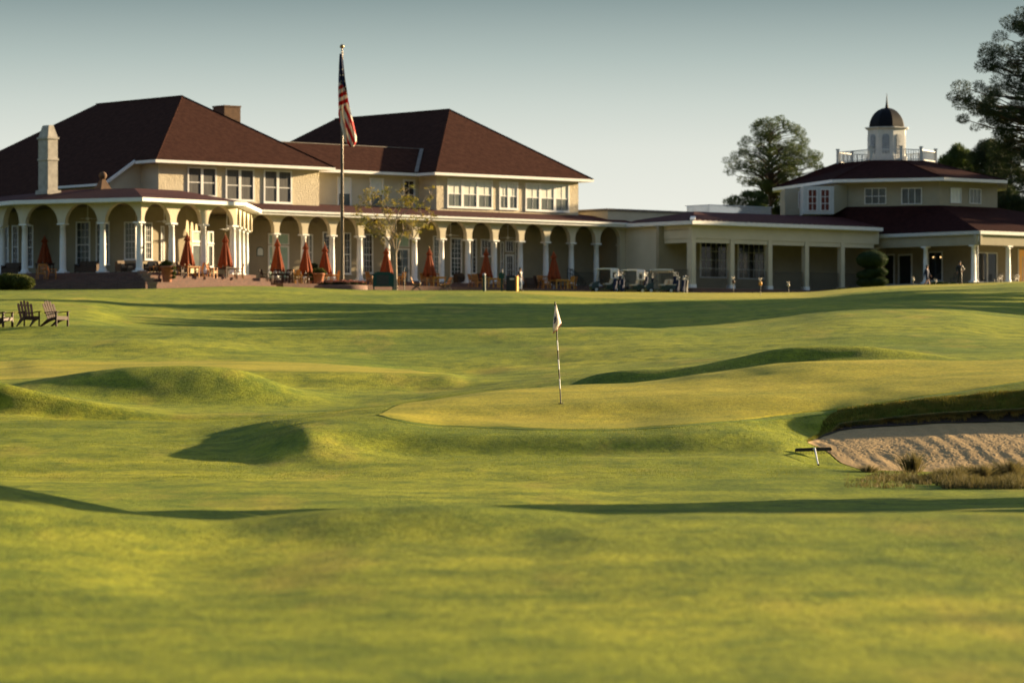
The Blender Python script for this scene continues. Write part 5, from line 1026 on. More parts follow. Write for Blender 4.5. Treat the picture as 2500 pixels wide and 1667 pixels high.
def adirondack():
    root = empty('adirondack_chair', (0,0,0)); w_ = .58         # faces -y
    b = MB()
    for i in range(5): x0 = -w_/2+i*w_/5+.008; b.box(x0, x0+w_/5-.016, 0, .01, 0, .01)
    b = MB()
    for k in range(6): yy_ = -.30+k*.09; zz_ = .37-.022*k; b.hexa([(-w_/2,yy_,zz_),(w_/2,yy_,zz_),(w_/2,yy_+.078,zz_-.019),(-w_/2,yy_+.078,zz_-.019),(-w_/2,yy_,zz_+.022),(w_/2,yy_,zz_+.022),(w_/2,yy_+.078,zz_+.003),(-w_/2,yy_+.078,zz_+.003)])
    b.box(-w_/2, w_/2, -.325, -.30, .25, .385); b.build('seat', 'teak_dark', root)
    hs = [.70,.80,.835,.80,.70]; sw = w_/5.4
    for i in range(5):
        b = MB(); xc = (i-2)*sw*1.10; xt = (i-2)*sw*1.22; h = hs[i]; y0, z0 = .20, .26; dy, dz = .42*h, .90*h; hw = sw*.44
        pr = [(xc-hw,y0,z0),(xc+hw,y0,z0),(xt+hw,y0+dy*.93,z0+dz*.93),(xt+hw*.5,y0+dy,z0+dz),(xt-hw*.5,y0+dy,z0+dz),(xt-hw,y0+dy*.93,z0+dz*.93)]
        b.add([(p[0],p[1],p[2]) for p in pr]+[(p[0],p[1]+.02,p[2]-.008) for p in pr], [(0,1,2,3,4,5),(11,10,9,8,7,6)]+[(k,(k+1)%6,(k+1)%6+6,k+6) for k in range(6)][::1]); b.build('back_slat', 'teak_dark', root)
    b = MB(); b.bar((-.30,.36,.52),(.30,.36,.52),.03,.05); b.bar((-.27,.50,.82),(.27,.50,.82),.03,.05); b.build('back_rail', 'teak_dark', root)
    for s in (-1, 1):
        b = MB(); b.hexa([(s*.30-.06,-.38,.56),(s*.30+.06,-.38,.56),(s*.30+.05,.36,.52),(s*.30-.05,.36,.52),(s*.30-.06,-.38,.585),(s*.30+.06,-.38,.585),(s*.30+.05,.36,.545),(s*.30-.05,.36,.545)]); b.build('armrest', 'teak_dark', root)
        b = MB(); b.box(s*.305-.018,s*.305+.018,-.33,-.24,0,.56); b.build('front_leg', 'teak_dark', root)
        b = MB(); b.add([(s*.27+e_,y,z) for e_ in (-.015,.015) for y, z in ((-.30,.38),(-.30,.27),(.05,.20),(.58,0),(.68,0),(.30,.26),(.05,.33))], [tuple(range(7)), tuple(range(13,6,-1))]+[(k,(k+1)%7,(k+1)%7+7,k+7) for k in range(7)]); b.build('rear_leg', 'teak_dark', root)
    return root
ac = adirondack(); D = 149.
for i, (px, rz, lab) in enumerate([(71, 28, 'dark wooden adirondack chair seen nearly from the front, middle one on the lawn'),(139, 50, 'dark wooden adirondack chair turned to the right, rightmost of the three on the lawn'),(4, 62, 'dark wooden adirondack chair half cut off by the left edge of the picture')]):
    o = ac if i == 0 else copy_tree(ac); x = (px-1250)/FP*D; o.location = (x, D, tz(x, D)+.015); o.rotation_euler = (0,0,radians(rz)); tag(o, lab, 'chair', 'adirondack chairs on the lawn')
# bunker rake
D = 70.2; x = (1985.5-1250)/FP*D; zg = max(tz(x-.3,D), tz(x+.3,D)); rk = empty('bunker_rake', (x, D, zg)); b = MB()
zh_ = .045; hl = .335
pr = [(-hl,zh_+.012),(-hl+.02,zh_+.03),(0,zh_+.045),(hl-.02,zh_+.05),(hl,zh_+.03),(hl,zh_-.01),(0,zh_-.022),(-hl,zh_-.03)]
n = len(pr); b.add([(a,-.03,c) for a, c in pr]+[(a,.03,c) for a, c in pr], [tuple(range(n)), tuple(range(2*n-1,n-1,-1))]+[(k,(k+1)%n,(k+1)%n+n,k+n) for k in range(n)]); b.build('rake_head', 'black_plastic', rk)
b = MB()
for i in range(24): q_ = -hl+.018+i*(2*hl-.036)/23; b.bar((q_,0,zh_-.01),(q_,-.045,zh_-.075),.009)
b.build('teeth', 'black_plastic', rk)
b = MB(); zz_ = tz(x-.03, D-1.55)-zg; b.tube([(0,-.02,zh_+.01),(-.012,-.5,.085),(-.03,-1.5,zz_+.03)], [.016,.016,.014], 8); b.build('handle', 'white_metal', rk); b = MB(); b.tube([(-.030,-1.5,zz_+.03),(-.032,-1.62,zz_+.03)], [.018,.018], 8); b.build('grip', 'black_plastic', rk)
tag(rk, 'wide black rake lying with its pale handle at the left end of the bunker', 'rake')

# ================================================================== PATIO FURNITURE
ZP = 7.50
def on_plane(px, w_): a = F.s_at(px, w_); p = F.P(a, w_, 0); return p[0], p[1]
def umbrella():
    root = empty('patio_umbrella', (0,0,0)); b = MB(); b.tube([(0,0,0),(0,0,2.72)], .024, 8); b.build('pole', 'teak', root)
    b = MB(); b.lathe([(.26,0),(.26,.05),(.06,.09),(.04,.3)], 16); b.build('base', 'concrete', root)
    b = MB(); b.lathe([(.012,2.68),(.03,2.74),(.012,2.80),(.004,2.84)], 8); b.build('finial', 'brass', root)
    rf = lambda a, i: 1+.20*cos(8*a)*(min(1, i/3.)); b = MB()
    prof = [(.03,2.70),(.09,2.56),(.16,2.42),(.24,2.28),(.23,2.24),(.17,2.22)]; b.lathe(prof, 48, rf=rf, cap=False); b.build('vent_cap', 'umbrella', root)
    b = MB(); n_ = 64; pr = [(.14,2.25),(.20,2.05),(.30,1.70),(.40,1.35),(.50,1.02),(.55,.86),(.50,.78)]; vs = []; fs = []
    for i, (r_, z) in enumerate(pr):
        for k in range(n_):
            a = 2*pi*k/n_; f = 1+(.10+.07*i/6)*cos(8*a+.3*i/6)+.03*sin(3*a+1); dz = (.10*cos(8*a)+.07*sin(5*a+.6))*(i/6.)**2 if i >= 4 else 0; vs.append((r_*f*cos(a), r_*f*sin(a), z-dz))
    for i in range(len(pr)-1):
        for k in range(n_): fs.append((i*n_+k, i*n_+(k+1)%n_, (i+1)*n_+(k+1)%n_, (i+1)*n_+k))
    b.add(vs, fs, 0, True); b.build('canopy', 'umbrella', root); return root
def teak_chair(m):
    root = empty('patio_chair', (0,0,0)); b = MB(); b.box(-.25,.25,-.24,.24,.42,.455); b.build('seat', m, root); b = MB()
    for s in (-1, 1): b.bar((s*.235,.22,.44),(s*.235,.34,.93),.05,.04)
    b.bar((-.25,.34,.93),(.25,.34,.93),.035,.10); b.bar((-.25,.255,.56),(.25,.255,.56),.03,.05)
    for i in range(6): q_ = -.19+i*.076; b.bar((q_,.255,.56),(q_,.335,.90),.058,.016)
    b.build('backrest', m, root)
    for s in (-1, 1):
        b = MB(); b.bar((s*.26,-.24,.66),(s*.26,.26,.64),.06,.03); b.build('armrest', m, root); b = MB(); b.bar((s*.25,-.22,0),(s*.24,-.22,.66),.05,.05); b.build('leg', m, root); b = MB(); b.bar((s*.25,.30,0),(s*.235,.22,.46),.05,.05); b.build('leg', m, root)
    b = MB(); b.bar((-.24,-.22,.36),(.24,-.22,.36),.03,.06); b.bar((-.24,.24,.36),(.24,.24,.36),.03,.06); b.build('apron', m, root); return root
def teak_table(m):
    root = empty('patio_table', (0,0,0)); b = MB()
    for i in range(10): b.box(-.55+i*.11,-.446+i*.11,-.55,.55,.715,.745)
    b.box(-.56,.56,-.56,-.51,.68,.75); b.box(-.56,.56,.51,.56,.68,.75); b.build('tabletop', m, root); b = MB(); b.box(-.48,.48,-.48,-.45,.62,.715); b.box(-.48,.48,.45,.48,.62,.715); b.box(-.48,-.45,-.45,.45,.62,.715); b.box(.45,.48,-.45,.45,.62,.715); b.build('apron', m, root)
    for sx in (-1,1):
        for sy in (-1,1): b = MB(); b.box(sx*.47-.035,sx*.47+.035,sy*.47-.035,sy*.47+.035,0,.715); b.build('leg', m, root)
    return root
proto = {}
def place(kind, m, px, w_, rz, label, cat, group, z=None, xy=None, zs=1.):
    key = (kind, m)
    if key not in proto: o = proto[key] = (umbrella() if kind == 'umb' else teak_chair(m) if kind == 'chair' else teak_table(m))
    else: o = copy_tree(proto[key])
    x, y = xy or on_plane(px, w_); o.location = (x, y, ZP if z is None else z); o.rotation_euler = (0,0,radians(rz)); k_ = {'umb':.92,'chair':1.14,'table':1.1}[kind]; o.scale = (k_,k_,zs if kind == 'umb' else k_); tag(o, label, cat, group); return o
GU, GC, GT = 'closed rust umbrellas on the patio', 'teak chairs on the patio', 'teak tables on the patio'
def wing_xy(px, d):      # point in front (d>0) of the wing's front face
    fr = fr1; a = fr.s_at(px, d); p = fr.P(a, d, 0); return p[0], p[1]
x93 = (93-1250)/FP*279.6; 
ZT = 7.66
place('umb', 0, 0, 0, 5, 'closed dark red umbrella in deep shade at the far left arches', 'umbrella', GU, 7.93, (x93, 283.5), 1.06)
place('table', 'teak_dark', 0, 0, 20, 'table in deep shade below the far left umbrella', 'table', GT, 7.93, (x93, 283.6))
def chair(px, m, rz, label, w_=3., z=None, xy=None): place('chair', m, px, w_, rz, label, 'chair', GC, z, xy)
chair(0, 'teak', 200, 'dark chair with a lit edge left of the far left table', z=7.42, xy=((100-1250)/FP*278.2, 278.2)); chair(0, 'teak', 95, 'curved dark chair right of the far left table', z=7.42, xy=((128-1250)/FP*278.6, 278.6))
for px, n_, d in ((457,'second',1.0),(550,'third',1.0)):
    xy = wing_xy(px, d); place('umb', 0, 0, 0, 10, 'closed rust umbrella before the %s arches of the wing front' % ('left' if px == 457 else 'right'), 'umbrella', GU, 7.56, xy, 1.2)
    place('table', 'teak_dark' if px == 550 else 'teak', 0, 0, 45, 'square table under the %s umbrella of the wing front' % ('left' if px == 457 else 'right'), 'table', GT, 7.56, wing_xy(px+4, d))
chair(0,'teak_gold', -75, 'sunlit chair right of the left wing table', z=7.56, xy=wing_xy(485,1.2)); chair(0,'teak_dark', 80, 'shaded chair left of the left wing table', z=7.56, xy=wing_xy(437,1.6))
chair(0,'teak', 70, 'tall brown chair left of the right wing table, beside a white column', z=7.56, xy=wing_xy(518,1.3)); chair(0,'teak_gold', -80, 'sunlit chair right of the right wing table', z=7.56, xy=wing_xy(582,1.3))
place('umb',0,677,2.7,0,'closed umbrella in front of the sea green door','umbrella',GU, zs=1.3); place('table','teak_dark',684,2.6,30,'dark table in front of the sea green door','table',GT)
chair(648,'cloth_w' if 0 else 'teak_dark',75,'dark chair with a bright back left of the sea green door table',3.0); chair(680,'teak_dark',10,'dark chair with its back to the camera, before the sea green door',3.6); chair(703,'teak_dark',-20,'dark chair beside the back turned one, before the sea green door',3.4); chair(717,'teak_gold',-60,'golden lit chair half behind the table of the sea green door',3.0); chair(729,'teak_gold',85,'bright yellow chair standing side on below the fourth umbrella',3.4)
place('umb',0,746,2.9,20,'broad closed umbrella left of the terracotta pot on the patio','umbrella',GU, zs=1.22); chair(742,'teak',15,'brown chair under the umbrella left of the terracotta pot',3.2); place('table','teak_dark',757,2.9,30,'table half hidden by the terracotta pot','table',GT)
place('umb',0,793,2.6,0,'narrow closed umbrella right of the terracotta pot','umbrella',GU, zs=1.16); place('table','teak',802,2.5,35,'small table between terracotta pot and flagpole','table',GT); chair(817,'teak_gold',-70,'orange lit chair just left of the flagpole',3.0)
place('umb',0,943,3.2,0,'closed umbrella behind the dark green board','umbrella',GU, zs=1.13); place('table','teak',943,3.2,30,'table hidden behind the dark green board','table',GT); chair(907,'teak',60,'chair peeping out left of the dark green board',3.2); chair(977,'teak_gold',-60,'orange chair right of the young tree trunk',3.3); chair(930,'teak_dark',10,'chair legs seen below the dark green board',3.4)
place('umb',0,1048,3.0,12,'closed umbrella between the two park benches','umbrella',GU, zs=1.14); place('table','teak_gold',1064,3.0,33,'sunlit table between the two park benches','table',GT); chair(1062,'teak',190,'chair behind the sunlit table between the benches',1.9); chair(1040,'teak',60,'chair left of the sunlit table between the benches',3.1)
place('umb',0,1187,2.9,25,'closed umbrella above the green post left of the litter bin','umbrella',GU, zs=1.18); place('table','teak_gold',1199,2.9,30,'table left of the litter bin','table',GT)
chair(1156,'teak',70,'leftmost of the slatted brown chairs left of the green post',3.1); chair(1166,'teak',40,'middle slatted brown chair left of the green post',3.4); chair(1175,'teak_dark',20,'dark slatted chair touching the green post',3.0); chair(1215,'teak_gold',-50,'bright yellow chair between green post and birdhouse post',3.4); chair(1229,'teak',-80,'brown chair behind the birdhouse post',2.6)
place('umb',0,1352,2.9,5,'rightmost closed umbrella, left of the stair railing','umbrella',GU, zs=1.16); place('table','teak_gold',1364,2.9,30,'rightmost patio table under the last umbrella','table',GT)
chair(1316,'teak_dark',70,'pale edged chair at the left of the last umbrella group',3.1); chair(1326,'teak',50,'brown chair left of the last umbrella',3.4); chair(1334,'teak',20,'slatted brown chair nearest to the last table',2.9); chair(1389,'teak_gold',-60,'bright yellow chair right of the last umbrella',3.3); chair(1397,'teak',-85,'brown chair behind the bright yellow one at the stair railing',2.7)
# terracotta pots
def pot(x, y, z, h, r_, label, seed, blob, m='shrub'):
    root = empty('plant_pot', (x, y, z)); b = MB(); b.lathe([(r_*.66,0),(r_*.95,h*.86),(r_*1.08,h*.87),(r_*1.08,h),(r_*.96,h),(r_*.9,h*.9),(.01,h*.9)], 22, cap=False); b.build('pot', 'terracotta', root)
    leaf_cloud('plant', m, np.array([(p[0],p[1],h+p[2]) for p in blob]), np.array([p[3] for p in blob]), 2600, .13, .35, seed, root, hollow=.1); tag(root, label, 'plant pot'); return root
q_ = wing_xy(408, 2.4); pot(q_[0], q_[1], 7.16, 1.15, .46, 'terracotta pot with trailing greenery on the brick steps of the wing', 95, [(-.25,0,.1,.3),(.1,0,.15,.3),(.42,-.1,-.15,.25),(.45,0,-.5,.2),(-.1,0,.25,.25),(.48,0,-.8,.15)])
q_ = on_plane(778, 4.0); pot(q_[0], q_[1], ZP, .86, .46, 'terracotta pot with spiky greenery on the patio left of the flagpole', 96, [(-.2,0,.15,.3),(.15,0,.2,.3),(-.5,0,-.1,.2),(.35,0,.05,.25),(-.55,0,-.45,.16)])
q_ = on_plane(763, 2.0); bush('potted_shrub', 'dark round shrub behind the terracotta pot on the patio', (q_[0], q_[1], ZP), [(0,0,1.25,.42),(.08,0,1.45,.34),(-.1,0,1.0,.36)], 2600, 'hedge', 97, .1)
o = bpy.data.objects.get('potted_shrub')
b = MB(); b.lathe([(.18,0),(.26,.55),(.29,.62),(.01,.6)], 14, cap=False); b.tube([(0,0,.5),(0,0,1.0)], .04, 6); b.build('tub', 'terracotta', o)
# lounge furniture inside the arches
def lounge(name, label, x, y, z, wd, rz, m1='wicker', m2='cushion', hb=.88, cat='sofa'):
    root = empty(name, (x, y, z), radians(rz)); b = MB(); h = wd/2; b.box(-h,h,-.38,.38,.10,.34); b.build('base', m1, root); n_ = max(1, round(wd/.75))
    for i in range(n_): c0 = -h+.12+(wd-.24)*i/n_; c1 = c0+(wd-.24)/n_-.02; b = MB(); b.box(c0,c1,-.36,.24,.345,.47); b.build('seat_cushion', m2, root); b = MB(); b.hexa([(c0,.16,.475),(c1,.16,.475),(c1,.30,.475),(c0,.30,.475),(c0,.26,hb),(c1,.26,hb),(c1,.38,hb),(c0,.38,hb)]); b.build('back_cushion', m2, root)
    b = MB(); b.box(-h,h,.31,.40,.34,hb-.08); b.build('backrest', m1, root)
    for s in (-1,1): b = MB(); b.box(s*h-.06 if s > 0 else -h, s*h if s > 0 else -h+.06, -.38,.30,.34,.62); b.bar((s*(h-.03),-.40,.64),(s*(h-.03),.36,.66),.10,.04); b.build('armrest', m1, root)
    for sx in (-1,1):
        for sy in (-1,1): b = MB(); b.box(sx*(h-.05)-.03,sx*(h-.05)+.03,sy*.34-.03,sy*.34+.03,0,.10); b.build('leg', m1, root)
    tag(root, label, cat); return root
def w2(px, d): a = fr2_.s_at(px, -d); p = fr2_.P(a, -d, 0); return p[0], p[1]
def w1(px, d): a = fr1.s_at(px, -d); p = fr1.P(a, -d, 0); return p[0], p[1]
lounge('wicker_sofa', 'dark wicker sofa in the shade between the second and third white columns', *w2(215,1.4), 7.93, 1.9, -25, m2='wicker'); lounge('wicker_armchair', 'wicker armchair with pale cushion left of the corner column', *w2(300,1.2), 7.93, .85, 40, cat='armchair'); lounge('wicker_armchair', 'second cushioned armchair left of the corner column, nearer to it', *w2(328,1.1), 7.93, .85, -50, cat='armchair')
lounge('wicker_armchair', 'grey cushioned armchair right of the corner column', *w1(368,1.5), 7.93, .85, -20, cat='armchair'); lounge('wicker_armchair', 'cushioned armchair behind the pot on the steps', *w1(398,1.6), 7.93, .8, 60, cat='armchair'); lounge('wicker_armchair', 'armchair with a pale cushion behind the left wing umbrella', *w1(447,1.7), 7.93, .8, 50, cat='armchair')
lounge('wicker_sofa', 'dark sofa half hidden at the far left arches', *w2(30,1.7), 7.93, 1.5, -20, m2='wicker')
x, y = on_plane(1125,-1.2); lounge('wicker_armchair', 'dark wicker armchair under the arch in front of the wide bright window', x, y, ZF, .95, 30, m2='wicker', cat='armchair'); x, y = on_plane(1170,-1.2); lounge('wicker_armchair', 'dark armchair in the arch behind the slatted chairs', x, y, ZF, 1.0, -20, m2='wicker', cat='armchair')
x, y = on_plane(1298,.95); lounge('wicker_sofa', 'dark brown sofa below the blank arch right of the walking man', x, y, ZP, 1.1, 20, m2='wicker', hb=1.0); x, y = on_plane(1345,-1.6); lounge('wicker_sofa', 'low dark seat inside the arch behind the last umbrella', x, y, ZF, 1.2, 20, m2='wicker')
# coffee table in the wing
x, y = w1(382,.7); t_ = empty('coffee_table', (x, y, 7.93), radians(40)); b = MB(); b.box(-.5,.5,-.3,.3,.40,.45); b.build('tabletop', 'teak', t_)
for sx in (-1,1):
    for sy in (-1,1): b = MB(); b.box(sx*.42-.03,sx*.42+.03,sy*.24-.03,sy*.24+.03,0,.40); b.build('leg', 'teak', t_)
tag(t_, 'low wooden coffee table just right of the corner column', 'table')
# ---------------- green board, benches, posts, bin
D = 281.; gz = lambda px, D_=281.: tz((px-1250)/FP*D_, D_)
def at(px, D_=281.): return (px-1250)/FP*D_
root = empty('notice_board', (at(936), D, gz(936))); zt = (HY-664)/FP*D-gz(936); zb_2 = (HY-700)/FP*D-gz(936); hw = .78
pr = [(-hw,zb_2),(hw,zb_2),(hw,zt-.16),(hw*.92,zt-.14),(hw*.8,zt-.06),(hw*.55,zt),(-hw*.55,zt),(-hw*.8,zt-.06),(-hw*.92,zt-.14),(-hw,zt-.16)]; n = len(pr)
b = MB(); b.add([(x_,-.03,z_) for x_, z_ in pr]+[(x_,.03,z_) for x_, z_ in pr], [tuple(range(n)), tuple(range(2*n-1,n-1,-1))]+[(k,(k+1)%n,(k+1)%n+n,k+n) for k in range(n)]); b.build('board', 'green_paint', root)
b = MB(); b.box(-.5,.4,-.045,-.032,zb_2+.12,zt-.22); b.build('panel', 'dark_metal', root)
for s in (-1,1): b = MB(); b.box(s*.70-.05,s*.70+.05,.035,.12,-.2,zt-.25); b.build('leg', 'green_paint', root)
tag(root, 'dark green board on two legs standing on the grass by the young tree', 'notice board')
root = empty('thin_post', (at(987,286), 286, 7.0)); b = MB(); b.tube([(0,0,-.2),(0,0,1.45)], .03, 8); b.build('shaft', 'pole_metal', root); b = MB(); b.lathe([(.001,1.53),(.04,1.5),(.045,1.45)], 8, cap=False); b.build('cap', 'dark_metal', root); tag(root, 'thin grey post standing right of the young tree', 'post')
def bench(label, px, rz):
    D_ = 284.; root = empty('park_bench', (at(px, D_), D_, gz(px, D_)), radians(rz)); b = MB()       # long side along local x, back at +y
    for i in range(4): b.box(-.62,.62,-.24+i*.12,-.14+i*.12,.43,.46)
    b.build('seat', 'teak_gold', root); b = MB()
    for i in range(4): z_ = .55+i*.115; y_ = .25+.05*i; b.hexa([(-.62,y_,z_),(.62,y_,z_),(.62,y_+.025,z_),(-.62,y_+.025,z_),(-.62,y_+.035,z_+.095),(.62,y_+.035,z_+.095),(.62,y_+.06,z_+.095),(-.62,y_+.06,z_+.095)])
    b.build('backrest', 'teak', root)
    for s in (-1,1):
        x_ = s*.60; b = MB(); b.tube([(x_,-.30,0),(x_,-.22,.12),(x_,-.10,.22),(x_,.02,.26),(x_,.14,.22),(x_,.26,.12),(x_,.34,0)], .03, 6); b.tube([(x_,-.24,.42),(x_,-.12,.34),(x_,.02,.28),(x_,.16,.34),(x_,.26,.44),(x_,.36,.80),(x_,.43,1.0)], .028, 6); b.tube([(x_,-.25,.42),(x_,-.27,.60),(x_,-.20,.66),(x_,.10,.66),(x_,.32,.70)], .026, 6); b.tube([(x_,-.27,.42),(x_,.27,.42)], .024, 6); b.build('iron_end', 'dark_metal', root)
    tag(root, label, 'bench', 'iron and wood park benches')
bench('park bench seen end on, left of the sunlit table', 1017, -62+180-30); bench('park bench seen end on, right of the sunlit table, its slats lit', 1087, -75)
for lab_, px, w_, zt_, k in (('short round topped dark green post left of the litter bin', 1182, .11, 668, 0), ('dark green post with a small box on top, just left of the litter bin', 1225, .08, 676, 1)):
    z0 = gz(px); root = empty('green_post', (at(px), D, z0)); H = (HY-zt_)/FP*D-z0; b = MB(); b.lathe([(w_,-.2),(w_,H-.12)] , 14); b.build('shaft', 'green_paint', root)
    if k == 0: b = MB(); b.lathe([(w_,H-.118),(w_*1.1,H-.08),(w_*.7,H),(.005,H+.02)], 14, cap=False); b.build('cap', 'white_metal', root)
    else:
        b = MB(); h = .20; b.box(-.22,.18,-.14,.14,H-.12,H+.16); b.build('box', 'green_paint', root); b = MB(); b.add([(-.30,-.18,H+.163),(.24,-.18,H+.163),(.24,.18,H+.163),(-.30,.18,H+.163),(-.03,-.18,H+.36),(-.03,.18,H+.36)], [(0,1,4),(3,5,2),(0,4,5,3),(1,2,5,4),(0,3,2,1)]); b.build('box_roof', 'green_paint', root); b = MB(); b.lathe([(.05,H+.30),(.05,H+.55),(.02,H+.6)], 8, (.02,0,0)); b.build('bottle', 'black_plastic', root); b = MB(); b.box(.182,.20,-.10,.10,H-.2,H+.12); b.build('towel', 'vinyl', root)
    tag(root, lab_, 'post')
z0 = gz(1250); root = empty('litter_bin', (at(1250), D, z0), radians(-8)); H = (HY-674)/FP*D-z0; b = MB(); b.box(-.39,.31,-.32,.30,0,H-.06); b.build('body', 'black_plastic', root); b = MB(); b.hexa([(-.42,-.35,H-.06),(.34,-.35,H-.06),(.34,.33,H-.06),(-.42,.33,H-.06),(-.34,-.28,H+.05),(.26,-.28,H+.05),(.26,.26,H+.05),(-.34,.26,H+.05)]); b.build('lid', 'black_plastic', root)
b = MB(); b.box(-.12,.20,-.335,-.322,H-.28,H-.16); b.build('slot', 'vinyl', root); b = MB(); b.box(.313,.43,-.33,.31,-.02,H); b.build('side_panel', 'teak_gold', root); tag(root, 'square black litter bin with a tan wooden side, in front of the walking man', 'litter bin')
# stair railings by the last arch
def stair_rail(px0, px1, w_, label):
    p = Vector(F.P(F.s_at(px0,w_), w_, ZF)); q = Vector(F.P(F.s_at(px1,w_), w_, 7.45)); root = empty('stair_railing', p); b = MB(); d = q-p
    pts = [Vector((0,0,.55)), Vector((0,0,1.35)), d*.12+Vector((0,0,1.42)), d*.3+Vector((0,0,1.33)), d*.88+Vector((0,0,.62+.25)), d+Vector((0,0,.72))]
    b.tube(pts, .035, 7); b.tube([Vector((0,0,1.0)), d*.2+Vector((0,0,1.05)), d*.9+Vector((0,0,.52))], .028, 7); b.build('handrail', 'dark_metal', root); b = MB()
    for k in (0,.16,.32,.48,.64,.80,.95): h = 1.38-.62*k if k else 1.35; b.bar(d*k+Vector((0,0,-.1)), d*k+Vector((0,0,h)), .03)
    b.build('balusters', 'dark_metal', root); tag(root, label, 'railing'); 
stair_rail(1386, 1425, .9, 'near dark handrail sloping down the steps left of the golf carts'); stair_rail(1392, 1431, .2, 'far dark handrail sloping down the steps left of the golf carts')
a0_, a1_ = F.s_at(1402,-.2), cs[-1]-.3
tag(railing(F, a0_, a1_, -.2, ZF-.05, ZF+1.12), 'dark railing under the last two arches behind the golf carts', 'railing')
# little pins on the practice green
def ppin(px, D_, ytop, ball, label):
    x_ = at(px, D_); z_ = tz(x_, D_); root = empty('practice_pin', (x_, D_, z_)); H = (HY-ytop)/FP*D_-z_; b = MB(); b.tube([(0,0,-.05),(0,0,H*.8)], .016, 6); b.build('rod', 'dark_metal', root); b = MB()
    b.lathe([(.001,H*.55),(.09,H*.60),(.12,H*.68),(.09,H*.76),(.001,H*.80)], 10, cap=False); b.build('marker', ball, root); b = MB()
    for a in range(3): t = 2*pi*a/3+.6; b.tube([(0,0,H*.78),(.10*cos(t),.08*sin(t),H*.90),(.13*cos(t),.1*sin(t),H)], .022, 5)
    b.build('prongs', 'vinyl', root); tag(root, label, 'practice pin', 'little pins on the practice green')
ppin(1790.5, 286, 675, 'teak_dark', 'little pin with a dull marker before the second square post'); ppin(1856.5, 262, 678, 'teak_gold', 'little pin with an orange marker on the practice green'); ppin(1925, 291, 687, 'vinyl', 'tiny pale pin before the third bay of the square posted porch'); ppin(2284, 292, 681, 'vinyl', 'tiny pale pin between the two golfers')
ppin(2229.5, 293, 675, 'vinyl', 'tiny white pin left of the walking golfer')

# ================================================================== GOLF CARTS AND BAGS
def bag_parts(root, x, y, z, seed, m='navy', h=.88, r_=.14, lean=(.0,.0)):
    r2 = random.Random(seed); b = MB(); t = Vector((x+lean[0], y+lean[1], z+h)); b.tube([Vector((x,y,z)), Vector((x,y,z)).lerp(t,.5), t], [r_, r_*.95, r_*1.05], 12); b.tube([(x-.02,y-r_*.9,z+.15),(x-.02+lean[0]*.4,y-r_*.9+lean[1]*.4,z+.5)], [.07,.07], 8); o = b.build('golf_bag', m, root)
    b = MB(); hh = MB()
    for i in range(8):
        dx, dy = r2.uniform(-.09,.09), r2.uniform(-.09,.09); s = t+Vector((dx, dy, -.1)); e_ = t+Vector((dx*2.0, dy*2.0, r2.uniform(.14,.34))); b.tube([s, e_], .010, 5)
        hh.lathe([(.001,-.045),(.042,-.03),(.055,0),(.04,.03),(.001,.05)], 8, tuple(e_), mi=0 if i % 3 else 1, cap=False)
    b.build('club_shafts', 'white_metal', o); hh.build('club_heads', ['black_plastic','white_metal'], o); return o
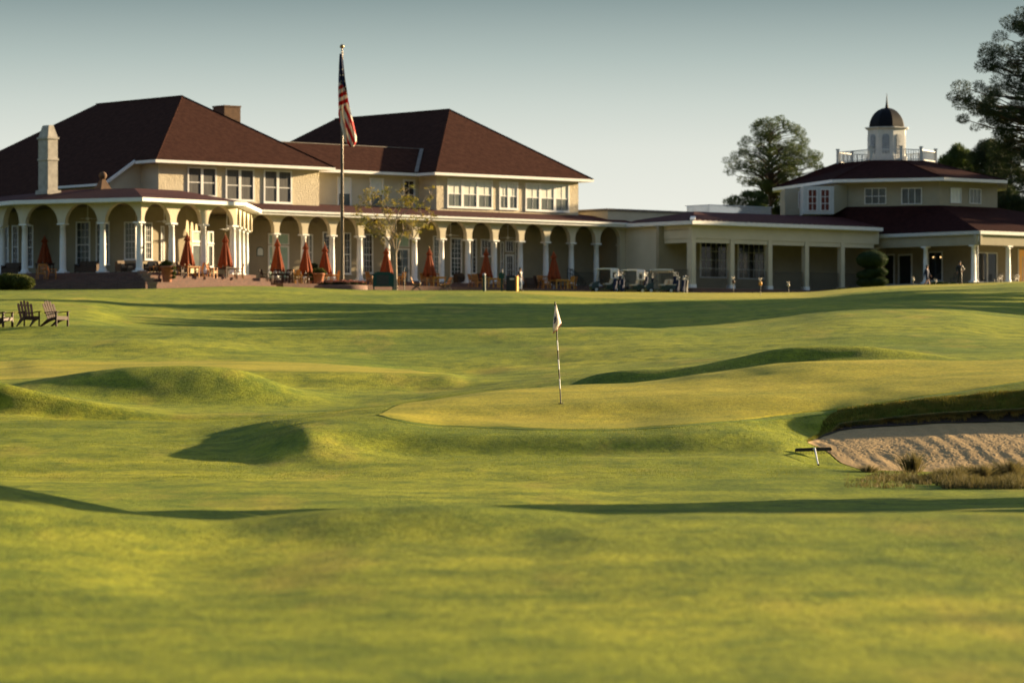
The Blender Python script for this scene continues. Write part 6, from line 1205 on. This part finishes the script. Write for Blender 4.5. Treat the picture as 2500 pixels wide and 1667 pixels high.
def cart(label, px, D_, rz, cover=True, canopy=False, bags=2, body='green_body', seed=1):
    x_ = at(px, D_); root = empty('golf_cart', (x_, D_, tz(x_, D_)+.0), radians(rz))       # nose towards -x
    b = MB(); W_ = .58
    sec = [(-1.18,.34,.50),(-1.12,.28,.66),(-.95,.26,.80),(-.70,.26,.86),(-.62,.26,.84)]
    for (xa, za, zb1), (xb, zc_, zd) in zip(sec[:-1], sec[1:]): b.hexa([(xa,-W_,za),(xb,-W_,zc_),(xb,W_,zc_),(xa,W_,za),(xa,-W_*.9,zb1),(xb,-W_*.92,zd),(xb,W_*.92,zd),(xa,W_*.9,zb1)])
    b.hexa([(.35,-W_,.28),(1.12,-W_,.34),(1.12,W_,.34),(.35,W_,.28),(.35,-W_*.97,.66),(1.16,-W_*.9,.62),(1.16,W_*.9,.62),(.35,W_*.97,.66)]); b.box(-.62,.35,-W_,W_,.24,.32); b.box(.0,.35,-W_*.95,W_*.95,.32,.60); b.build('body', body, root)
    b = MB(); b.box(-.10,.42,-.52,.52,.605,.72); b.build('seat', 'vinyl', root); b = MB(); b.hexa([(.36,-.52,.74),(.48,-.52,.74),(.48,.52,.74),(.36,.52,.74),(.46,-.52,1.08),(.56,-.52,1.08),(.56,.52,1.08),(.46,.52,1.08)]); b.build('seat_back', 'vinyl', root)
    for sx, sy in ((-.80,-1),(-.80,1),(.78,-1),(.78,1)):
        b = MB(); b.tube([(sx,sy*.44,.22),(sx,sy*.60,.22)], [.225,.225], 18, sm=False); w__ = b.build('wheel', 'tyre', root); b = MB(); b.tube([(sx,sy*.598,.22),(sx,sy*.612,.22)], [.12,.12], 14, sm=False); b.build('hub', 'white_metal', w__)
    zt_ = 1.80
    for sx, tx_, sy in ((-.66,-.50,-1),(-.66,-.50,1),(.60,.66,-1),(.60,.66,1)): b = MB(); b.bar((sx,sy*.52,.80 if sx < 0 else .62),(tx_,sy*.52,zt_), .035); b.build('roof_post', 'dark_metal', root)
    b = MB(); pr = [(-.80,zt_),(-.74,zt_+.05),(-.3,zt_+.085),(.3,zt_+.095),(.84,zt_+.075),(.94,zt_+.03),(.94,zt_)]; n = len(pr); b.add([(a,-.60,c) for a, c in pr]+[(a,.60,c) for a, c in pr], [tuple(range(n))[::-1], tuple(range(n,2*n))]+[(k,(k+1)%n,(k+1)%n+n,k+n) for k in range(n)]); b.build('roof', 'white', root)
    b = MB(); b.add([(-.66,-.5,.84),(-.66,.5,.84),(-.51,.5,1.78),(-.51,-.5,1.78)], [(0,1,2,3)]); ws = b.build('windshield', 'glass_dark' if canopy else 'glass_wind', root); sd2 = ws.modifiers.new('thick','SOLIDIFY'); sd2.thickness = .008
    b = MB(); c0 = Vector((-.32,-.26,1.0)); ax = Vector((.45,0,.9)).normalized(); u_ = Vector((0,1,0)); v_ = ax.cross(u_); ring = [c0+(u_*cos(t)+v_*sin(t))*.17 for t in [2*pi*k/16 for k in range(17)]]; b.tube(ring, .016, 6, cap=False); b.tube([c0, (-.62,-.26,.70)], .022, 6); b.build('steering_wheel', 'black_plastic', root)
    b = MB(); b.box(-1.20,-1.17,-.40,-.25,.52,.60); b.box(-1.20,-1.17,.25,.40,.52,.60); b.build('headlight', 'white', root)
    b = MB(); b.box(-.70,-.60,-.50,.50,.60,.86); b.build('dashboard', 'black_plastic', root)
    if cover:
        b = MB(); r3 = random.Random(seed); nx_, nz_ = 14, 9; vs = []; fs = []
        for j in range(nz_):
            for i in range(nx_+1):
                t = i/nx_; z_ = zt_+.03-j*(.80/(nz_-1)); ws_ = .02*sin(t*19+j*.7+seed)+.015*r3.uniform(-1,1)
                P = (.30+t*2*.64, -.60-ws_) if t <= .5 else (.94+ws_, -.60+(t-.5)*2*1.2); vs.append((P[0], P[1], z_))
        for j in range(nz_-1):
            for i in range(nx_):
                if 3 <= j <= 6 and (2 <= i <= 4 or 9 <= i <= 11): continue
                fs.append((j*(nx_+1)+i, j*(nx_+1)+i+1, (j+1)*(nx_+1)+i+1, (j+1)*(nx_+1)+i))
        b.add(vs, fs, 0, True); o = b.build('rain_cover', 'rain_cover', root); s_2 = o.modifiers.new('thick','SOLIDIFY'); s_2.thickness = .012
    if canopy:
        b = MB()
        for i in range(22):
            xa = -.78+i*.078
            for sy in (-1,1): b.add([(xa,sy*.615,zt_+.01),(xa+.078,sy*.615,zt_+.01),(xa+.070,sy*.615,zt_-.15),(xa+.039,sy*.615,zt_-.18),(xa+.008,sy*.615,zt_-.15)], [(0,1,2,3,4)], i % 2)
        o = b.build('striped_valance', ['black_plastic','cloth_white'], root); s_2 = o.modifiers.new('thick','SOLIDIFY'); s_2.thickness = .008
        for j, z_ in enumerate((.80,1.00)):
            for i in range(2): b = MB(); b.lathe([(.001,-.13),(.16,-.10),(.22,0),(.16,.11),(.001,.13)], 14, (.78+.34*i-.05*j, -.2, z_-.02), cap=False); b.build('rolled_towel', 'cloth_white', root)
        b = MB(); b.box(.52,1.22,-.55,.55,.64,.70); b.build('rear_deck', 'vinyl', root)
    for k in range(bags): bag_parts(root, 1.02, -.30+.55*k, .45, seed*10+k, 'navy' if k == 0 else 'black_plastic', .85, .15, (.12, 0))
    tag(root, label, 'golf cart', 'parked golf carts'); return root
mg = bpy.data.materials.new('glass_wind'); mg.use_nodes = True; n_ = mg.node_tree; pb = n_.nodes['Principled BSDF']; pb.inputs['Base Color'].default_value = (.6,.62,.6,1); pb.inputs['Roughness'].default_value = .08; tr_ = n_.nodes.new('ShaderNodeBsdfTransparent'); tr_.inputs[0].default_value = (.8,.82,.8,1); mm_ = n_.nodes.new('ShaderNodeMixShader'); mm_.inputs[0].default_value = .25; n_.links.new(tr_.outputs[0], mm_.inputs[1]); n_.links.new(pb.outputs[0], mm_.inputs[2]); n_.links.new(mm_.outputs[0], n_.nodes['Material Output'].inputs[0]); M['glass_wind'] = mg
cart('leftmost golf cart, pale rain cover and two dark bags at its rear', 1478, 299., 8, seed=3)
cart('golf cart with a pale rain cover and grey window, middle one of the three', 1542, 301.5, 8, seed=4)
cart('golf cart with a white roof and striped valance, rightmost of the three', 1612, 299.5, 6, cover=False, canopy=True, bags=1, seed=5)
for px, dd, lab_, sd_ in ((1501,297.2,'navy golf bag bristling with clubs behind the leftmost cart',7),(1519,297.6,'second golf bag leaning behind the leftmost cart',8),(1667,298,'navy golf bag standing upright right of the carts',9),(1674,298.5,'black golf bag close behind the upright navy one',10),(1653,299.2,'small dark golf bag at the tail of the rightmost cart',11)):
    root = empty('golf_bag', (at(px,dd), dd, tz(at(px,dd),dd))); o = bag_parts(root, 0, 0, .05, sd_, 'navy' if sd_ != 10 else 'black_plastic', 1.0, .15, (.05,.02)); o.name = 'bag_body'; b = MB(); b.bar((0,.1,.75),(.12,.3,0),.02); b.bar((0,.1,.75),(-.12,.3,0),.02); b.build('stand_legs', 'white_metal', root); tag(root, lab_, 'golf bag')

# ================================================================== PEOPLE
def skin(name, m, V, Ed, R, root, lv=2):
    me = bpy.data.meshes.new(name); me.from_pydata(V, Ed, []); me.materials.append(M[m]); o = bpy.data.objects.new(name, me); COL.objects.link(o); o.parent = root
    o.modifiers.new('skin', 'SKIN'); sv = me.skin_vertices
    if not len(sv): return o
    for i, r_ in enumerate(R): sv[0].data[i].radius = (r_, r_) if not isinstance(r_, tuple) else r_; sv[0].data[i].use_root = (i == 0)
    s = o.modifiers.new('sub', 'SUBSURF'); s.levels = lv; s.render_levels = lv; o.modifiers['skin'].use_smooth_shade = True; return o
def person(label, x, y, z, rz, pose, shirt, trousers, shorts=False, long=False, H=1.76):
    """figure faces -y locally; pose gives elbow/hand/knee/foot points"""
    root = empty('person', (x, y, z), radians(rz)); k = H/1.76; S = lambda p: (p[0]*k, p[1]*k, p[2]*k); p = dict(hipL=(-.10,0,.92), hipR=(.10,0,.92), kneeL=(-.11,-.02,.50), kneeR=(.11,-.02,.50), footL=(-.11,.03,.07), footR=(.11,.03,.07), shL=(-.19,0,1.42), shR=(.19,0,1.42), elL=(-.25,.03,1.14), elR=(.25,.03,1.14), haL=(-.25,-.06,.90), haR=(.25,-.06,.90), tilt=0.); p.update(pose)
    V = [(0,0,.95),(0,.01,1.10),(0,.01,1.30),(0,.01,1.42),(0,0,1.52),(0,-.015,1.60),(0,-.02,1.685)]; Ed = [(0,1),(1,2),(2,3),(3,4),(4,5),(5,6)]; R = [(.12,.09),(.11,.085),(.125,.09),(.09,.075),(.055,.055),(.088,.095),(.085,.092)]
    def chain(s, pts, rs):
        for q, r_ in zip(pts, rs): V.append(q); R.append(r_); Ed.append((s, len(V)-1)); s = len(V)-1
        return s
    for sd in 'LR':
        sx = -1 if sd == 'L' else 1; sh, el, ha = p['sh'+sd], p['el'+sd], p['ha'+sd]; hd = (Vector(ha)-Vector(el)).normalized(); e = chain(3, [sh, el, ha], [.062,.045,.030]); palm = Vector(ha)+hd*.05; e = chain(e, [tuple(palm)], [(.036,.020)])
        for f in range(4): ox = (f-1.5)*.018; a_ = palm+hd*.035+Vector((0,ox,0)); chain(e, [tuple(a_), tuple(a_+hd*(.05,.06,.056,.045)[f]+Vector((-sx*.012,0,-.005)))], [.009,.007])
        th = Vector(ha)+hd*.02+Vector((0,-.035,0)); chain(e-1 if False else e, [tuple(th), tuple(th+hd*.035+Vector((0,-.012,0)))], [.010,.008])
        hp, kn, ft = p['hip'+sd], p['knee'+sd], p['foot'+sd]; fd_ = p.get('toe'+sd, (0,-1)); e = chain(0, [hp, kn, ft], [.088,.058,.042]); chain(e, [(ft[0]+fd_[0]*.16, ft[1]+fd_[1]*.16, ft[2]-.035)], [(.04,.028)])
    V = [S(q) for q in V]; R = [(r_[0]*k, r_[1]*k) if isinstance(r_, tuple) else r_*k for r_ in R]; skin('body', 'skin', V, Ed, R, root, 2)
    c = [S(q) for q in ((0,0,.90),(0,.01,1.12),(0,.01,1.30),(0,.01,1.41),(0,.01,1.475))]; Ve = list(c); Ee = [(0,1),(1,2),(2,3),(3,4)]; Re = [(.178*k,.135*k),(.172*k,.132*k),(.20*k,.142*k),(.150*k,.115*k),(.072*k,.072*k)]
    for sd in 'LR':
        sh, el, ha = (Vector(S(p[q+sd])) for q in ('sh','el','ha')); Ve.append(tuple(sh)); Re.append(.074*k); Ee.append((3, len(Ve)-1)); Ve.append(tuple(sh.lerp(el, 1. if long else .75))); Re.append(.062*k); Ee.append((len(Ve)-2, len(Ve)-1))
        if long: Ve.append(tuple(el.lerp(ha, .92))); Re.append(.046*k); Ee.append((len(Ve)-2, len(Ve)-1))
    skin('shirt', shirt, Ve, Ee, Re, root, 2)
    Ve = [S((0,0,1.08)), S((0,0,.92))]; Ee = [(0,1)]; Re = [(.150*k,.12*k),(.165*k,.13*k)]
    for sd in 'LR':
        hp, kn, ft = (Vector(S(p[q+sd])) for q in ('hip','knee','foot')); Ve.append(tuple(hp)); Re.append(.102*k); Ee.append((1, len(Ve)-1)); Ve.append(tuple(hp.lerp(kn, .8 if shorts else 1.))); Re.append(.080*k if shorts else .074*k); Ee.append((len(Ve)-2, len(Ve)-1))
        if not shorts: Ve.append(tuple(kn.lerp(ft, .93))); Re.append(.062*k); Ee.append((len(Ve)-2, len(Ve)-1))
    skin('shorts' if shorts else 'trousers', trousers, Ve, Ee, Re, root, 2)
    hx, hy, hz = S((0,-.02,1.65)); b = MB(); b.lathe([(.001,.125),(.05,.118),(.082,.09),(.097,.055),(.094,.040)], 18, (hx, hy+.012, hz+.012), cap=False); b.lathe([(.001,.09),(.06,.07),(.092,.02),(.090,-.04),(.06,-.075),(.001,-.08)], 16, (hx, hy+.030, hz+.02), cap=False); b.build('hair', 'hair', root)
    b = MB(); b.lathe([(.006,-.02),(.014,-.01),(.008,.02)], 8, (hx, hy-.088, hz-.01)); b.build('nose', 'skin', root)
    for s in (-1, 1): b = MB(); b.lathe([(.002,-.02),(.014,0),(.002,.02)], 8, (hx+s*.083, hy, hz-.005), cap=False); b.build('ear', 'skin', root); b = MB(); b.lathe([(.001,-.008),(.009,0),(.001,.008)], 8, (hx+s*.028, hy-.082, hz+.008), cap=False); b.build('eye', 'hair', root)
    b = MB(); b.box(hx-.022,hx+.022,hy-.086,hy-.080,hz-.045,hz-.038); b.build('mouth', 'flower', root)
    for sd in 'LR':
        ft = Vector(S(p['foot'+sd])); fd_ = p.get('toe'+sd, (0,-1)); b = MB(); t = Vector((fd_[0], fd_[1], 0)).normalized(); b.tube([ft-t*.07+Vector((0,0,-.035)), ft+t*.05+Vector((0,0,-.03)), ft+t*.17+Vector((0,0,-.045))], [.045,.05,.034], 10); b.build('shoe', 'black_plastic' if not shorts else 'white', root)
    tag(root, label, 'person'); return root
D_ = 297.; walkp = dict(kneeL=(-.10,-.20,.52), footL=(-.10,-.30,.09), kneeR=(.10,.08,.50), footR=(.10,.36,.12), elL=(-.24,.12,1.15), haL=(-.24,.14,.90), elR=(.24,-.06,1.14), haR=(.24,-.22,.95))
xm = at(1270, 288.); person('man in a black shirt and pale grey trousers walking past the litter bin', xm, 288., tz(xm, 288.)+.02, 60, dict(kneeL=(-.10,-.14,.50), footL=(-.10,-.14,.08), kneeR=(.10,.04,.50), footR=(.10,.22,.10)), 'black_plastic', 'cloth_grey', H=1.76)
D_ = 300.; xm = at(2263, D_); zt_ = (HY-648)/FP*D_; person('golfer in a dark top and shorts striding to the right near the glass entrance', xm, D_, zt_-1.76, 62, walkp, 'navy', 'navy', shorts=True, long=True)
D_ = 300.; xm = at(2343, D_); zt_ = (HY-638)/FP*D_; person('man in a dark jacket standing with one hand on his hip by the porch', xm, D_, zt_-1.82, 20, dict(elR=(.42,.08,1.17), haR=(.20,-.04,1.02), elL=(-.26,.04,1.14), haL=(-.27,-.10,.92), footL=(-.14,.02,.07), footR=(.14,.02,.07)), 'black_plastic', 'black_plastic', long=True, H=1.82)
# porch chairs in front of the rotunda wall
for px, lab_ in ((2288,'dark metal chair on the rotunda porch below the two wall lamps'),(2330,'dark metal chair on the rotunda porch left of the standing golfer'),(2437,'dark metal chair on the rotunda porch between the right columns'),(2478,'dark metal chair at the right end of the rotunda porch')):
    fr_ = Fa if px < 2391 else Fb; a = fr_.s_at(px, -2.6); p_ = fr_.P(a, -2.6, ZFr); root = empty('metal_chair', p_, radians(-40)); b = MB(); b.box(-.24,.24,-.24,.24,.43,.46); b.build('seat', 'dark_metal', root); b = MB(); b.tube([(-.24,.24,.44),(-.25,.30,.80),(-.12,.32,.92),(.12,.32,.92),(.25,.30,.80),(.24,.24,.44)], .02, 6)
    for i in range(6): q2 = -.18+i*.072; b.bar((q2,.25,.46),(q2,.315,.90),.014)
    b.build('backrest', 'dark_metal', root)
    for sx in (-1,1):
        for sy in (-1,1): b = MB(); b.bar((sx*.22,sy*.22,0),(sx*.22,sy*.22,.43),.028); b.build('leg', 'dark_metal', root)
    tag(root, lab_, 'chair', 'metal chairs on the rotunda porch')
print('objects', len(bpy.data.objects))
